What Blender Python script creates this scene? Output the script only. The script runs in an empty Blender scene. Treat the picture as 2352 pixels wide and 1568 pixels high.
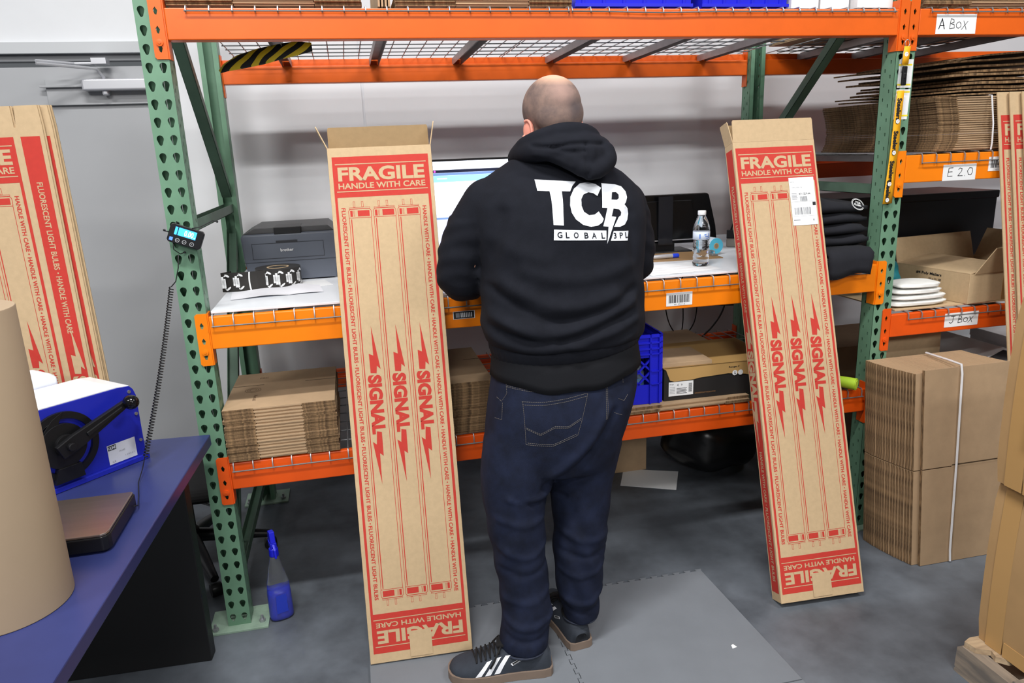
import bpy, bmesh, math, random
import numpy as np
from mathutils import Vector, Matrix, Euler
from mathutils.bvhtree import BVHTree
from mathutils.geometry import tessellate_polygon
random.seed(7)
S = bpy.context.scene
C = S.collection
# ------------------------------------------------------------------ camera
cam = bpy.data.objects.new('camera', bpy.data.cameras.new('camera'))
C.objects.link(cam); S.camera = cam
cam.location = (0.5414, -2.4322, 1.5971)
cam.rotation_euler = Euler((1.316135, 0.037197, -0.221163), 'XYZ')
cam.data.sensor_width = 36.0
cam.data.lens = 1683.03/2352*36
cam.data.clip_start = 0.02
# ------------------------------------------------------------------ world, lamps, exposure
W = bpy.data.worlds.new('World'); S.world = W; W.use_nodes = True
W.node_tree.nodes['Background'].inputs[0].default_value = (0.88, 0.94, 1.0, 1)
W.node_tree.nodes['Background'].inputs[1].default_value = 0.115
def area(name, loc, size, power, target=None, col=(1, .985, .96)):
    l = bpy.data.lights.new(name, 'AREA'); l.shape = 'RECTANGLE'; l.size, l.size_y = size
    l.energy = power; l.color = col
    o = bpy.data.objects.new(name, l); C.objects.link(o); o.location = loc
    if target is not None:
        o.rotation_euler = (Vector(target)-Vector(loc)).to_track_quat('-Z', 'Y').to_euler()
    return o
area('ceiling_strip_light', (0.2, -1.7, 4.4), (1.3, 0.22), 122)
area('ceiling_strip_light', (-2.6, -2.8, 4.4), (1.3, 0.22), 92)
area('ceiling_strip_light', (3.4, -1.9, 4.4), (1.3, 0.22), 76)
area('ceiling_strip_light', (0.4, -4.4, 4.3), (1.3, 0.3), 82)
area('ceiling_strip_light', (-2.0, -11.0, 5.6), (2.4, 1.0), 260, (1.2, 0.6, 1.2))  # far lamp added to raise the brightness of the back wall
area('ceiling_strip_light', (5.0, -10.0, 5.6), (2.4, 1.0), 150, (1.2, 0.6, 1.2))  # second far lamp, added for the same wall brightening
S.view_settings.view_transform = 'Standard'
S.view_settings.look = 'None'
S.view_settings.gamma = 1.0
S.view_settings.exposure = 0.17
S.view_settings.use_curve_mapping = False
# ------------------------------------------------------------------ materials
def lin(c):
    return tuple(((x/255)/12.92 if x/255 <= 0.04045 else ((x/255+0.055)/1.055)**2.4) for x in c)
MATS = {}
def mat(name, rgb, rough=0.6, metal=0.0, var=0.0, vscale=8.0, bump=0.0, bscale=200.0, rgb2=None, emit=0.0,
        trans=0.0, ior=1.45, stretch=None, coat=0.0, spec=None, detail=4.0):
    if name in MATS: return MATS[name]
    m = bpy.data.materials.new(name); MATS[name] = m; m.use_nodes = True
    nt = m.node_tree; b = nt.nodes['Principled BSDF']
    c = lin(rgb)
    b.inputs['Base Color'].default_value = (*c, 1); b.inputs['Roughness'].default_value = rough
    b.inputs['Metallic'].default_value = metal
    b.inputs['Transmission Weight'].default_value = trans; b.inputs['IOR'].default_value = ior
    b.inputs['Coat Weight'].default_value = coat
    if spec is not None: b.inputs['Specular IOR Level'].default_value = spec
    tc = nt.nodes.new('ShaderNodeTexCoord'); mp = nt.nodes.new('ShaderNodeMapping')
    nt.links.new(tc.outputs['Object'], mp.inputs['Vector'])
    if stretch: mp.inputs['Scale'].default_value = stretch
    if var > 0 or rgb2:
        n = nt.nodes.new('ShaderNodeTexNoise'); n.inputs['Scale'].default_value = vscale
        n.inputs['Detail'].default_value = detail; n.inputs['Roughness'].default_value = 0.6
        nt.links.new(mp.outputs[0], n.inputs['Vector'])
        r = nt.nodes.new('ShaderNodeValToRGB')
        r.color_ramp.elements[0].position = 0.35; r.color_ramp.elements[1].position = 0.65
        c2 = lin(rgb2) if rgb2 else tuple(x*(1-var) for x in c)
        c1 = c if rgb2 else tuple(min(1, x*(1+var*0.6)) for x in c)
        r.color_ramp.elements[0].color = (*c2, 1); r.color_ramp.elements[1].color = (*c1, 1)
        nt.links.new(n.outputs['Fac'], r.inputs[0]); nt.links.new(r.outputs[0], b.inputs['Base Color'])
    if bump > 0:
        n2 = nt.nodes.new('ShaderNodeTexNoise'); n2.inputs['Scale'].default_value = bscale
        n2.inputs['Detail'].default_value = 3
        nt.links.new(mp.outputs[0], n2.inputs['Vector'])
        bp = nt.nodes.new('ShaderNodeBump'); bp.inputs['Strength'].default_value = bump
        bp.inputs['Distance'].default_value = 0.002
        nt.links.new(n2.outputs['Fac'], bp.inputs['Height']); nt.links.new(bp.outputs[0], b.inputs['Normal'])
    if emit > 0:
        b.inputs['Emission Color'].default_value = (*c, 1); b.inputs['Emission Strength'].default_value = emit
    return m
GREEN = mat('green_rack_paint', (106, 145, 119), .42, var=.10, vscale=9, bump=.08, bscale=60)
ORA_T = mat('orange_rack_paint', (226, 98, 22), .38, var=.07, vscale=6)
ORA_M = mat('bright_orange_rack_paint', (247, 132, 10), .36, var=.05, vscale=6)
ORA_L = mat('deep_orange_rack_paint', (226, 84, 14), .38, var=.08, vscale=6)
GALV = mat('galvanised_steel', (172, 174, 178), .38, metal=.75, var=.12, vscale=30)
GALVD = mat('galvanised_channel', (170, 168, 168), .45, metal=.6, var=.12, vscale=14)
KRAFT = mat('kraft_cardboard', (194, 168, 132), .82, var=.05, vscale=60, bump=.10, bscale=500)
KRAFTD = mat('brown_cardboard', (180, 152, 120), .85, var=.07, vscale=12, bump=.12, bscale=400)
KRAFTE = mat('corrugated_edge', (150, 120, 86), .95, rgb2=(84, 64, 44), vscale=90, stretch=(1, 1, .25), bump=.5, bscale=160)
KRAFTI = mat('cardboard_inside', (160, 134, 98), .85, var=.05, vscale=60)  # brown inner liner, with the back flap's shade put into the tone
RED = mat('red_print_ink', (190, 54, 44), .78, var=.04, vscale=80)
WHITE = mat('white_paper', (236, 238, 240), .6)
BLACKINK = mat('black_ink', (28, 28, 32), .6)
BLACKPL = mat('black_plastic', (20, 20, 23), .38)
BLUEPL = mat('royal_blue_plastic', (24, 30, 205), .40)
STRAP = mat('white_plastic_strap', (235, 236, 240), .35)
WOOD = mat('weathered_pallet_wood', (166, 150, 132), .85, rgb2=(110, 104, 98), vscale=22, stretch=(1, .15, 1), bump=.5, bscale=60)
# ------------------------------------------------------------------ geometry helpers
class G:
    def __init__(s): s.v = []; s.f = []; s.m = []
    def add(s, vs, fs, mi=0):
        n = len(s.v); s.v += [tuple(v) for v in vs]
        for f in fs: s.f.append(tuple(i+n for i in f)); s.m.append(mi)
        return s
    def box(s, x0, y0, z0, x1, y1, z1, mi=0, M=None):
        vs = [Vector((x, y, z)) for z in (z0, z1) for y in (y0, y1) for x in (x0, x1)]
        if M is not None: vs = [M @ v for v in vs]
        return s.add(vs, [(0, 2, 3, 1), (4, 5, 7, 6), (0, 1, 5, 4), (2, 6, 7, 3), (0, 4, 6, 2), (1, 3, 7, 5)], mi)
    def prism(s, poly, h0, h1, fr, holes=(), mi=0, side=None, walls=True):
        """poly in 2D, fr(u,v,h)->3D"""
        loops = [list(poly)]+[list(h) for h in holes]
        flat = [p for l in loops for p in l]
        tris = tessellate_polygon([[Vector((p[0], p[1], 0)) for p in l] for l in loops])
        n = len(flat)
        vs = [fr(p[0], p[1], h0) for p in flat]
        fs = [tuple(t) for t in tris]
        if h1 is None: return s.add(vs, fs, mi)
        s.add(vs+[fr(p[0], p[1], h1) for p in flat], [tuple(reversed(t)) for t in tris]+[tuple(i+n for i in t) for t in tris], mi)
        if walls:
            base = len(s.v)-2*n; o = 0
            for l in loops:
                k = len(l)
                for i in range(k):
                    a, b = o+i, o+(i+1) % k
                    s.f.append((base+a, base+b, base+b+n, base+a+n)); s.m.append(mi if side is None else side)
                o += k
        return s
    def tube(s, pts, r, n=8, mi=0, caps=True, closed=False):
        pts = [Vector(p) for p in pts]; k = len(pts)
        rs = r if isinstance(r, (list, tuple)) else [r]*k
        d0 = (pts[1]-pts[0]).normalized()
        ref = Vector((0, 0, 1)) if abs(d0.z) < .9 else Vector((1, 0, 0))
        u = d0.cross(ref).normalized(); vs = []
        for i, p in enumerate(pts):
            a = pts[i-1] if (i > 0 or closed) else pts[i]; b = pts[(i+1) % k] if (i < k-1 or closed) else pts[i]
            d = (b-a)
            d = d.normalized() if d.length > 1e-9 else d0
            u = (u-d*u.dot(d))
            u = u.normalized() if u.length > 1e-9 else d.orthogonal().normalized()
            w = d.cross(u)
            for j in range(n):
                t = 2*math.pi*j/n; vs.append(p+(u*math.cos(t)+w*math.sin(t))*rs[i])
        fs = []
        for i in range(k if closed else k-1):
            a, b = i*n, ((i+1) % k)*n
            for j in range(n): fs.append((a+j, a+(j+1) % n, b+(j+1) % n, b+j))
        if caps and not closed: fs += [tuple(range(n-1, -1, -1)), tuple(range((k-1)*n, k*n))]
        return s.add(vs, fs, mi)
    def lathe(s, prof, o=(0, 0, 0), n=32, mi=0, M=None):
        vs = []; o = Vector(o)
        for r, z in prof:
            for j in range(n):
                t = 2*math.pi*j/n; p = Vector((r*math.cos(t), r*math.sin(t), z))
                vs.append(o+(M @ p if M else p))
        fs = []
        for i in range(len(prof)-1):
            for j in range(n):
                fs.append((i*n+j, i*n+(j+1) % n, (i+1)*n+(j+1) % n, (i+1)*n+j))
        if prof[0][0] > 1e-5: fs.append(tuple(range(n-1, -1, -1)))
        if prof[-1][0] > 1e-5: fs.append(tuple(range((len(prof)-1)*n, len(prof)*n)))
        return s.add(vs, fs, mi)
    def ell(s, c, r, M=None, n=20, m=12, mi=0):
        vs = []; fs = []; c = Vector(c)
        for i in range(m+1):
            a = math.pi*i/m
            for j in range(n):
                t = 2*math.pi*j/n
                p = Vector((r[0]*math.sin(a)*math.cos(t), r[1]*math.sin(a)*math.sin(t), r[2]*math.cos(a)))
                vs.append(c+(M @ p if M else p))
        for i in range(m):
            for j in range(n): fs.append((i*n+j, (i+1)*n+j, (i+1)*n+(j+1) % n, i*n+(j+1) % n))
        return s.add(vs, fs, mi)
    def build(s, name, mats, parent=None, smooth=False, bevel=0.0, seg=2, M=None, angle=40):
        me = bpy.data.meshes.new(name); me.from_pydata(s.v, [], s.f)
        mats = mats if isinstance(mats, (list, tuple)) else [mats]
        for m in mats: me.materials.append(m)
        me.polygons.foreach_set('material_index', [min(i, len(mats)-1) for i in s.m])
        if smooth: me.polygons.foreach_set('use_smooth', [True]*len(me.polygons))
        me.update(); o = bpy.data.objects.new(name, me); C.objects.link(o)
        if smooth and smooth != 'all':
            try: me.set_sharp_from_angle(angle=math.radians(angle))
            except Exception: pass
        if bevel > 0:
            b = o.modifiers.new('bevel', 'BEVEL'); b.width = bevel; b.segments = seg; b.limit_method = 'ANGLE'
            b.angle_limit = math.radians(35)
        if parent: o.parent = parent
        if M is not None: o.matrix_local = M
        return o
def tag(o, label=None, cat=None, group=None, kind=None):
    if label: o['label'] = label
    if cat: o['category'] = cat
    if group: o['group'] = group
    if kind: o['kind'] = kind
    return o
ORD = 'lowest second third fourth fifth sixth seventh eighth ninth tenth eleventh twelfth thirteenth fourteenth fifteenth sixteenth seventeenth eighteenth nineteenth twentieth twenty-first twenty-second twenty-third twenty-fourth'.split()
def nth(i, n, lo='bottom', hi='top'):
    """ordinal words for item i (0 = first) of n"""
    if i == 0: return lo+'most'
    if i == n-1: return hi+'most'
    return (ORD[i]+' from the '+lo) if i < n/2 else (ORD[n-1-i]+' from the '+hi)
def empty(name, loc=(0, 0, 0), label=None, cat=None, group=None, rz=0.0, M=None):
    o = bpy.data.objects.new(name, None); C.objects.link(o); o.empty_display_size = .05
    o.location = loc; o.rotation_euler = (0, 0, rz)
    if M is not None: o.matrix_world = M
    return tag(o, label, cat, group)
def dup(root, label=None, **kw):
    r = root.copy(); C.objects.link(r)
    for ch in list(root.children):
        c = ch.copy(); C.objects.link(c); c.parent = r
        for g in list(ch.children):
            d = g.copy(); C.objects.link(d); d.parent = c
    if label: r['label'] = label
    for k, v in kw.items(): setattr(r, k, v)
    return r
def frame(o, u, v, n):
    o, u, v, n = map(Vector, (o, u, v, n))
    return lambda a, b, h: o+u*a+v*b+n*h
def Mrow(o, x, y, z):
    M = Matrix.Identity(4)
    for i, c in enumerate((x, y, z)):
        for k in range(3): M[k][i] = c[k]
    for k in range(3): M[k][3] = o[k]
    return M
# text -> 2D triangles (built-in font), cached, normalised to the unit box
_TX = {}
def text2d(s, bold=0.0):
    key = (s, bold)
    if key in _TX: return _TX[key]
    cu = bpy.data.curves.new('tmp', 'FONT'); cu.body = s; cu.size = 1; cu.resolution_u = 3
    cu.offset = bold; cu.fill_mode = 'BOTH'
    ob = bpy.data.objects.new('tmp', cu); C.objects.link(ob)
    dg = bpy.context.evaluated_depsgraph_get(); dg.update()
    me = bpy.data.meshes.new_from_object(ob.evaluated_get(dg))
    vs = np.array([v.co[:2] for v in me.vertices]) if len(me.vertices) else np.zeros((0, 2))
    fs = [tuple(p.vertices) for p in me.polygons]
    bpy.data.objects.remove(ob); bpy.data.curves.remove(cu); bpy.data.meshes.remove(me)
    lo, hi = vs.min(0), vs.max(0)
    r = ((vs-lo)/(hi-lo), fs, (hi-lo)[0]/(hi-lo)[1]); _TX[key] = r
    return r
def put(g, s, fr, x, y, w, h, rot=0, lift=0.0006, mi=0, bold=0.0):
    """text filling the box (x,y,w,h) of frame fr; rot 0, 90 (down-reading: -90), 180"""
    vs, fs, _ = text2d(s, bold); out = []
    for a, b in vs:
        if rot == 0: p = (x+a*w, y+b*h)
        elif rot == 180: p = (x+(1-a)*w, y+(1-b)*h)
        elif rot == -90: p = (x+b*w, y+(1-a)*h)
        else: p = (x+(1-b)*w, y+a*h)
        out.append(fr(p[0], p[1], lift))
    g.add(out, fs, mi)
def rect(g, fr, x0, y0, x1, y1, lift=0.0003, mi=0):
    g.add([fr(x0, y0, lift), fr(x1, y0, lift), fr(x1, y1, lift), fr(x0, y1, lift)], [(0, 1, 2, 3)], mi)
def line(g, fr, a, b, w, lift=0.0003, mi=0):
    a, b = Vector(a), Vector(b); d = (b-a).normalized(); n = Vector((-d.y, d.x))*w/2
    g.add([fr(*(p), lift) for p in (a+n, a-n, b-n, b+n)], [(0, 1, 2, 3)], mi)
def ring(g, fr, x0, y0, x1, y1, w, lift=0.0003, mi=0):
    for q in ((x0, y0, x1, y0+w), (x0, y1-w, x1, y1), (x0, y0, x0+w, y1), (x1-w, y0, x1, y1)): rect(g, fr, *q, lift, mi)
def circ(cx, cy, r, n=14, a0=0, a1=2*math.pi, ry=None):
    full = abs(a1-a0-2*math.pi) < 1e-6; k = n if full else n+1
    return [(cx+r*math.cos(a0+(a1-a0)*i/n), cy+(ry or r)*math.sin(a0+(a1-a0)*i/n)) for i in range(k)]
def disc(g, fr, cx, cy, r, lift=0.0006, mi=0, ry=None, n=18):
    c = circ(cx, cy, r, n, ry=ry); g.add([fr(x, y, lift) for x, y in c], [tuple(range(n))], mi)
# ------------------------------------------------------------------ setting
def noise_mix(m, rgb, rgb2, scale, lo, hi, stretch=None, rough=None):
    pass
CONC = mat('grey_concrete', (110, 117, 126), .45, rgb2=(66, 70, 76), vscale=2.2, bump=.10, bscale=30, detail=8)
g = G(); g.box(-4, -5, -.06, 7, 1.46, 0)
tag(g.build('floor', CONC), kind='structure')
WALLM = mat('white_painted_wall', (226, 228, 232), .7, var=.03, vscale=2.5, bump=.05, bscale=25)
g = G()
DX0, DX1, DZ = -1.32, -.222, 2.135     # door opening
g.box(-4, 1.40, 0, DX0, 1.46, 5.2); g.box(DX1, 1.40, 0, .660, 1.46, 5.2); g.box(DX0, 1.40, DZ, DX1, 1.46, 5.2)
g.box(.672, 1.40, 0, 7, 1.46, 5.2); g.box(.660, 1.412, 0, .672, 1.46, 5.2)
tag(g.build('wall_back', WALLM), kind='structure')
DOORG = mat('grey_door_paint', (172, 174, 178), .5, var=.03, vscale=2)
FRAMEG = mat('light_grey_frame_paint', (196, 199, 203), .45)
d = tag(empty('door_1', (DX1, 1.40, 0)), kind='structure')
g = G()
g.box(-1.10, -.03, DZ-.048, 0, .05, DZ, 0); g.box(-.05, -.03, 0, 0, .05, DZ-.048, 0); g.box(-1.10, -.03, 0, -1.05, .05, DZ-.048, 0)
g.box(-1.05, .0, DZ-.078, -.05, .05, DZ-.048, 1)
g.build('door_frame', [FRAMEG, mat('shadow_gap_grey', (120, 122, 126), .5)], d, bevel=.002)
g = G(); g.box(-1.048, .012, .008, -.052, .045, DZ-.10)
g.build('door_panel', DOORG, d, bevel=.002)
g = G(); g.box(-.50, -.010, 1.87, -.06, .012, 1.98); g.box(-.52, -.03, 1.945, -.05, -.01, 1.955)
g.build('mounting_plate', DOORG, d, bevel=.002)
ALU = mat('silver_door_closer', (205, 206, 212), .3, metal=.5)
g = G(); g.box(-.335, -.075, 1.925, -.03, -.008, 1.975); g.box(-.26, -.06, 1.905, -.235, -.02, 1.93)
clo = g.build('door_closer', ALU, d, bevel=.008, seg=3)
g = G(); g.box(-.275, -.09, 2.035, -.215, -.03, 2.06)
g.tube([(-.22, -.06, 2.04), (-.34, -.10, 2.035), (-.45, -.22, 2.035)], .006, 8)
g.tube([(-.245, -.045, 1.98), (-.26, -.08, 2.015), (-.45, -.22, 2.025)], .007, 8)
g.build('closer_arm', ALU, clo)
# foam mats with jigsaw teeth
MAT = mat('grey_foam_mat', (114, 119, 126), .8, var=.04, vscale=7, bump=.15, bscale=300)
def teeth(a, b, n, h, phase=0):
    a, b = Vector(a), Vector(b); d = (b-a)/n; nn = Vector((-d.y, d.x)).normalized()*h; out = []
    for i in range(n):
        p = a+d*i
        if (i+phase) % 2 == 0: out += [p, p+d*.9+nn*0]
        else: out += [p+d*.12, p-d*.12+nn, p+d*1.12+nn, p+d*.88]
    return [(q.x, q.y) for q in out]
fz = frame((0, 0, 0), (1, 0, 0), (0, 1, 0), (0, 0, 1))
sq = lambda a, b: teeth(a, b, 28, .011)
mid = sq((1.119, -.76), (1.112, -.13))
def foam(poly, label):
    g = G(); g.prism(poly, .0005, .011, fz); return tag(g.build('foam_floor_mat', MAT), label, 'floor mat', None)
back1 = sq((.482, -.13), (1.110, -.13)); back2 = sq((1.114, -.13), (1.745, -.136))
foam([(.478, -.76)]+back1+[(x-.0012, y) for x, y in reversed(mid)], 'grey interlocking foam mat under the left foot of the person and the left tall box')
foam([(x+.0012, y) for x, y in mid]+back2+[(1.762, -.76)], 'grey interlocking foam mat to the right of the person, nearest the right tall box')
mid2 = sq((1.125, -1.40), (1.119, -.764))
foam([(.478, -1.40), (.478, -.764)]+[(x-.0012, y) for x, y in reversed(mid2)], 'grey foam mat at the bottom edge, in front of the striped shoe')
foam([(x+.0012, y) for x, y in mid2]+[(1.762, -.764), (1.77, -1.40)], 'grey foam mat at the bottom edge, right of the mat seam')
# ------------------------------------------------------------------ pallet rack
Wd, D0 = 2.515, 1.07
PT = .0508
def tear(cx, cz):
    r1, r2, dz = .0100, .0047, .0150
    return circ(cx, cz+.004, r1, 12, math.radians(-20), math.radians(200))+circ(cx, cz+.004-dz, r2, 5, math.radians(200), math.radians(340))
def column(parent, x, y, face, H=2.34):
    """C-section rack column; face=-1 web at low Y, +1 web at high Y"""
    g = G(); w, t, dep = .0762, .0022, .074
    yw = 0 if face < 0 else dep
    s = 1 if face < 0 else -1
    Y = lambda a: y+yw+s*a
    n = int((H)/PT); z0 = .0146
    fw = lambda a, b, h: Vector((x+a, Y(h), b))
    g.box(x, min(Y(0), Y(t)), 0, x+w, max(Y(0), Y(t)), z0)
    for i in range(n):
        zb = z0+i*PT; hz = .040+i*PT
        g.prism([(0, zb), (w, zb), (w, zb+PT), (0, zb+PT)], 0, t, fw, holes=[tear(.019, hz), tear(.057, hz)] if face < 0 else [])
    H2 = z0+n*PT
    for xx, nx in ((x, 1), (x+w-t, 1)):
        ff = lambda a, b, h: Vector((xx+h, Y(a), b))
        for i in range(n):
            zb = z0+i*PT; hs = []
            for cy in (.024, .052):
                hz = zb+(.014 if cy < .03 else .036)
                hs.append([(cy-.0025, hz-.006), (cy+.0025, hz-.006), (cy+.0025, hz+.006), (cy-.0025, hz+.006)])
            g.prism([(0, zb), (dep, zb), (dep, zb+PT), (0, zb+PT)], 0, t, ff, holes=hs, walls=False)
    for a, b in ((x, x+(.0375 if face < 0 else .020)), (x+w-(.0375 if face < 0 else .020), x+w)):
        g.box(a, min(Y(dep), Y(dep-t)), 0, b, max(Y(dep), Y(dep-t)), H2)
    return g.build('column', GREEN, parent)
def foot(parent, x, yc):
    g = G(); g.box(x-.062, yc-.055, 0, x+.138, yc+.085, .008)
    f = g.build('base_plate', mat('pale_green_plate', (142, 166, 148), .5, var=.15, vscale=20), parent, bevel=.001)
    for dx, dy in ((-.04, -.035), (.115, -.02)):
        b = G(); b.lathe([(.011, .008), (.011, .017), (.005, .017), (.005, .032), (0, .032)], (x+dx, yc+dy, 0), 6)
        b.build('anchor_bolt', GALV, f)
def upright(x, label):
    r = empty('rack_upright_frame', (0, 0, 0), label, 'rack upright')
    column(r, x, 0, -1); column(r, x, D0-.074, 1)
    foot(r, x, .02); foot(r, x, D0-.055)
    bx = x+.0381
    def brace(z0, z1, nm='brace'):
        g = G(); a = Vector((bx, .06, z0)); b = Vector((bx, D0-.06, z1)); d = (b-a).normalized()
        n = Vector((0, -d.z, d.y)); L = (b-a).length; w = .02
        M = Mrow(a, Vector((1, 0, 0)), d, n)
        g.box(-w, 0, -.018, w, L, -.016, M=M); g.box(-w, 0, -.018, -w+.002, L, .018, M=M); g.box(w-.002, 0, -.018, w, L, .018, M=M)
        g.build(nm, mat('dark_green_rack_paint', (84, 112, 94), .5, var=.15, vscale=9), r)
    brace(.16, .16, 'horizontal_brace'); brace(.20, 1.30, 'diagonal_brace'); brace(1.40, 1.40, 'horizontal_brace')
    brace(2.28, 1.46, 'diagonal_brace')
    return r
upright(0, 'green perforated rack upright on the left, with the scale display strapped to it')
upright(Wd, 'green perforated rack upright on the right, with the yellow lanyard hanging on it')
def connector(b, x, z, side, back, m, holes=True):
    """plate on the upright face. side=-1: upright is left of the beam"""
    w = .0365; h0, h1 = z-.052, z+.118 if holes else z+.11
    s = 1 if not back else -1; yf = -.0045 if not back else D0+.0045
    g = G()
    xa = x-w if side < 0 else x
    hs = []
    for k in (0, 1, 2):
        hz = h0+.028+k*PT; cx = xa+w/2
        hs.append([(cx-.006, hz+.004), (cx, hz+.012), (cx+.006, hz+.002), (cx+.002, hz-.010), (cx-.003, hz-.008)])
    c = .006
    poly = [(xa+c, h0), (xa+w, h0), (xa+w, h1), (xa+c, h1), (xa, h1-c), (xa, h0+c)] if side < 0 else \
           [(xa, h0), (xa+w-c, h0), (xa+w, h0+c), (xa+w, h1-c), (xa+w-c, h1), (xa, h1)]
    g.prism(poly, 0, .0042, lambda a, bb, h: Vector((a, yf+s*h, bb)), holes=hs)
    xf = x if side < 0 else x-.0042
    ys = sorted((yf+s*.004, yf+s*.046))
    g.box(xf, ys[0], h0, xf+.0042, ys[1], h1)
    cx = xa+w/2
    g.lathe([(.010, 0), (.010, .004), (.004, .0045), (.004, .006), (0, .006)], (cx, yf, h0+.045), 14,
            M=Matrix.Rotation(math.radians(90 if not back else -90), 3, 'X'))
    g.build('connector', m, b)
def beam(x0, L, zb, zt, back, m, label, step=.035):
    b = empty('load_beam', (0, 0, 0), label, 'rack beam')
    connector(b, x0, zb, -1, back, m); connector(b, x0+L, zb, 1, back, m)
    s = -1 if back else 1; o = D0+.002 if back else -.002
    P = [(0, zb), (0, zt), (.022, zt), (.022, zt-step), (.050, zt-step), (.050, zb)]
    g = G(); x0 += .0045; L -= .009
    vs = [Vector((x, o+s*a, z)) for x in (x0, x0+L) for a, z in P]; n = 6
    g.add(vs, [(i, (i+1) % n, (i+1) % n+n, i+n) for i in range(n)]+[tuple(range(5, -1, -1)), tuple(range(n, 2*n))])
    g.build('beam_body', m, b, bevel=.003)
    return b
XL, BL = .0762, 2.4388
beams = {}
for nm, zb, zt, m, w in (('top', 1.943, 2.030, ORA_T, 'highest'), ('mid', 1.0156, 1.122, ORA_M, 'desk level'), ('low', .525, .619, ORA_L, 'lowest')):
    beams[nm] = beam(XL, BL, zb, zt, False, m, {'top': 'orange front beam of the top shelf, above the head of the person',
        'mid': 'bright orange front beam at desk height with a barcode sticker', 'low': 'deep orange front beam of the bottom shelf, in front of the shoe box'}[nm])
beam(XL, BL, 1.912, 2.012, True, ORA_T, 'orange rear beam of the top shelf, seen below the wire mesh', .03)
beam(XL, BL, 1.02, 1.122, True, ORA_M, 'orange rear beam at desk height behind the printer')
beam(XL, BL, .53, .612, True, ORA_L, 'deep orange rear beam of the bottom shelf behind the flat box stacks')
X2 = Wd+.0762; B2 = 1.9
eb = beam(X2, B2, 1.424, 1.525, False, ORA_M, 'bright orange front beam carrying the E 2.0 paper label')
ab = beam(X2, B2, 1.943, 2.032, False, ORA_T, 'orange front beam of the right bay carrying the A BOX label')
jb = beam(X2, B2, .824, .915, False, ORA_L, 'deep orange front beam carrying the J BOX label')
beam(X2, B2, 1.912, 2.012, True, ORA_T, 'orange rear beam at the top of the right bay', .03)
beam(X2, B2, 1.40, 1.51, True, ORA_L, 'deep orange rear beam of the right bay behind the strapped flat boxes')
beam(X2, B2, .81, .905, True, ORA_L, 'deep orange rear beam of the right bay behind the open carton')
DARKW = mat('dark_steel_wire', (112, 114, 116), .5, metal=.3)
def deck(x0, x1, z, label, drop=.010, pitch=.0635, chans=3, zr=None, lipjog=0):
    r = empty('wire_deck', (0, 0, 0), label, 'wire shelf deck', 'wire decks of the rack')
    zr = z if zr is None else zr
    n = max(2, int(round((x1-x0)/pitch)))+1
    g = G(); rr = .0024
    for i in range(n):
        x = x0+(x1-x0)*i/(n-1)
        g.tube([(x, -.0085, z-drop-.004), (x, -.0085, z-.004), (x, -.003, z+.004), (x, .02, z+.005), (x, D0-.02, zr+.005), (x, D0+.006, zr+.004), (x, D0+.0085, zr-.02)], rr, 5)
    g.build('waterfall_wires', GALV, r, smooth=True)
    g = G()
    g.tube([(x0-.004, -.0138, z-drop)]+[(x0+(x1-x0)*t, -.0138, z-drop-lipjog*math.exp(-((t-.25)/.12)**2)) for t in (.1, .2, .25, .3, .4, .7)]+[(x1+.004, -.0138, z-drop)], rr, 6)
    for k in range(1, 11):
        y = D0*k/11; zz = z+(zr-z)*y/D0
        g.tube([(x0-.004, y, zz-.0003), (x1+.004, y, zz-.0003)], rr, 5)
    g.build('cross_wires', DARKW, r, smooth=True)
    for k in range(chans):
        x = x0+(x1-x0)*(.18+.64*k/(chans-1)); g = G()
        a = Vector((x, .026, z-.0035)); b = Vector((x, D0-.026, zr-.0035)); d = (b-a).normalized(); nn = Vector((0, -d.z, d.y))
        M = Mrow(a, Vector((1, 0, 0)), d, nn); L = (b-a).length
        g.box(-.02, 0, -.004, .02, L, -.002, M=M); g.box(-.02, 0, -.030, -.018, L, -.004, M=M); g.box(.018, 0, -.030, .02, L, -.004, M=M)
        g.build('support_channel', GALVD, r)
    return r
deck(.14, 1.288, 2.030, 'wire mesh deck of the top shelf, left half, under the flat boxes', zr=2.013)
deck(1.30, 2.487, 2.030, 'wire mesh deck of the top shelf, right half, under the blue totes', zr=2.013, lipjog=.004)
deck(.093, 1.286, 1.122, 'wire deck at desk height under the left white desktop', drop=.030)
deck(1.305, 2.47, 1.122, 'wire deck at desk height under the right white desktop', drop=.030)
deck(.093, 1.286, .619, 'wire deck of the bottom shelf under the stacks of flat boxes', drop=.026)
deck(1.305, 2.487, .619, 'wire deck of the bottom shelf under the shoe box and milk crate', drop=.026)
deck(2.66, 3.60, 1.525, 'wire deck of the right bay under the strapped flat boxes', drop=.030)
deck(2.67, 3.60, .915, 'wire deck of the right bay under the open carton', drop=.022)
deck(2.64, 3.60, 2.032, 'wire deck at the top of the right bay', drop=.012, zr=2.013)
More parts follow.
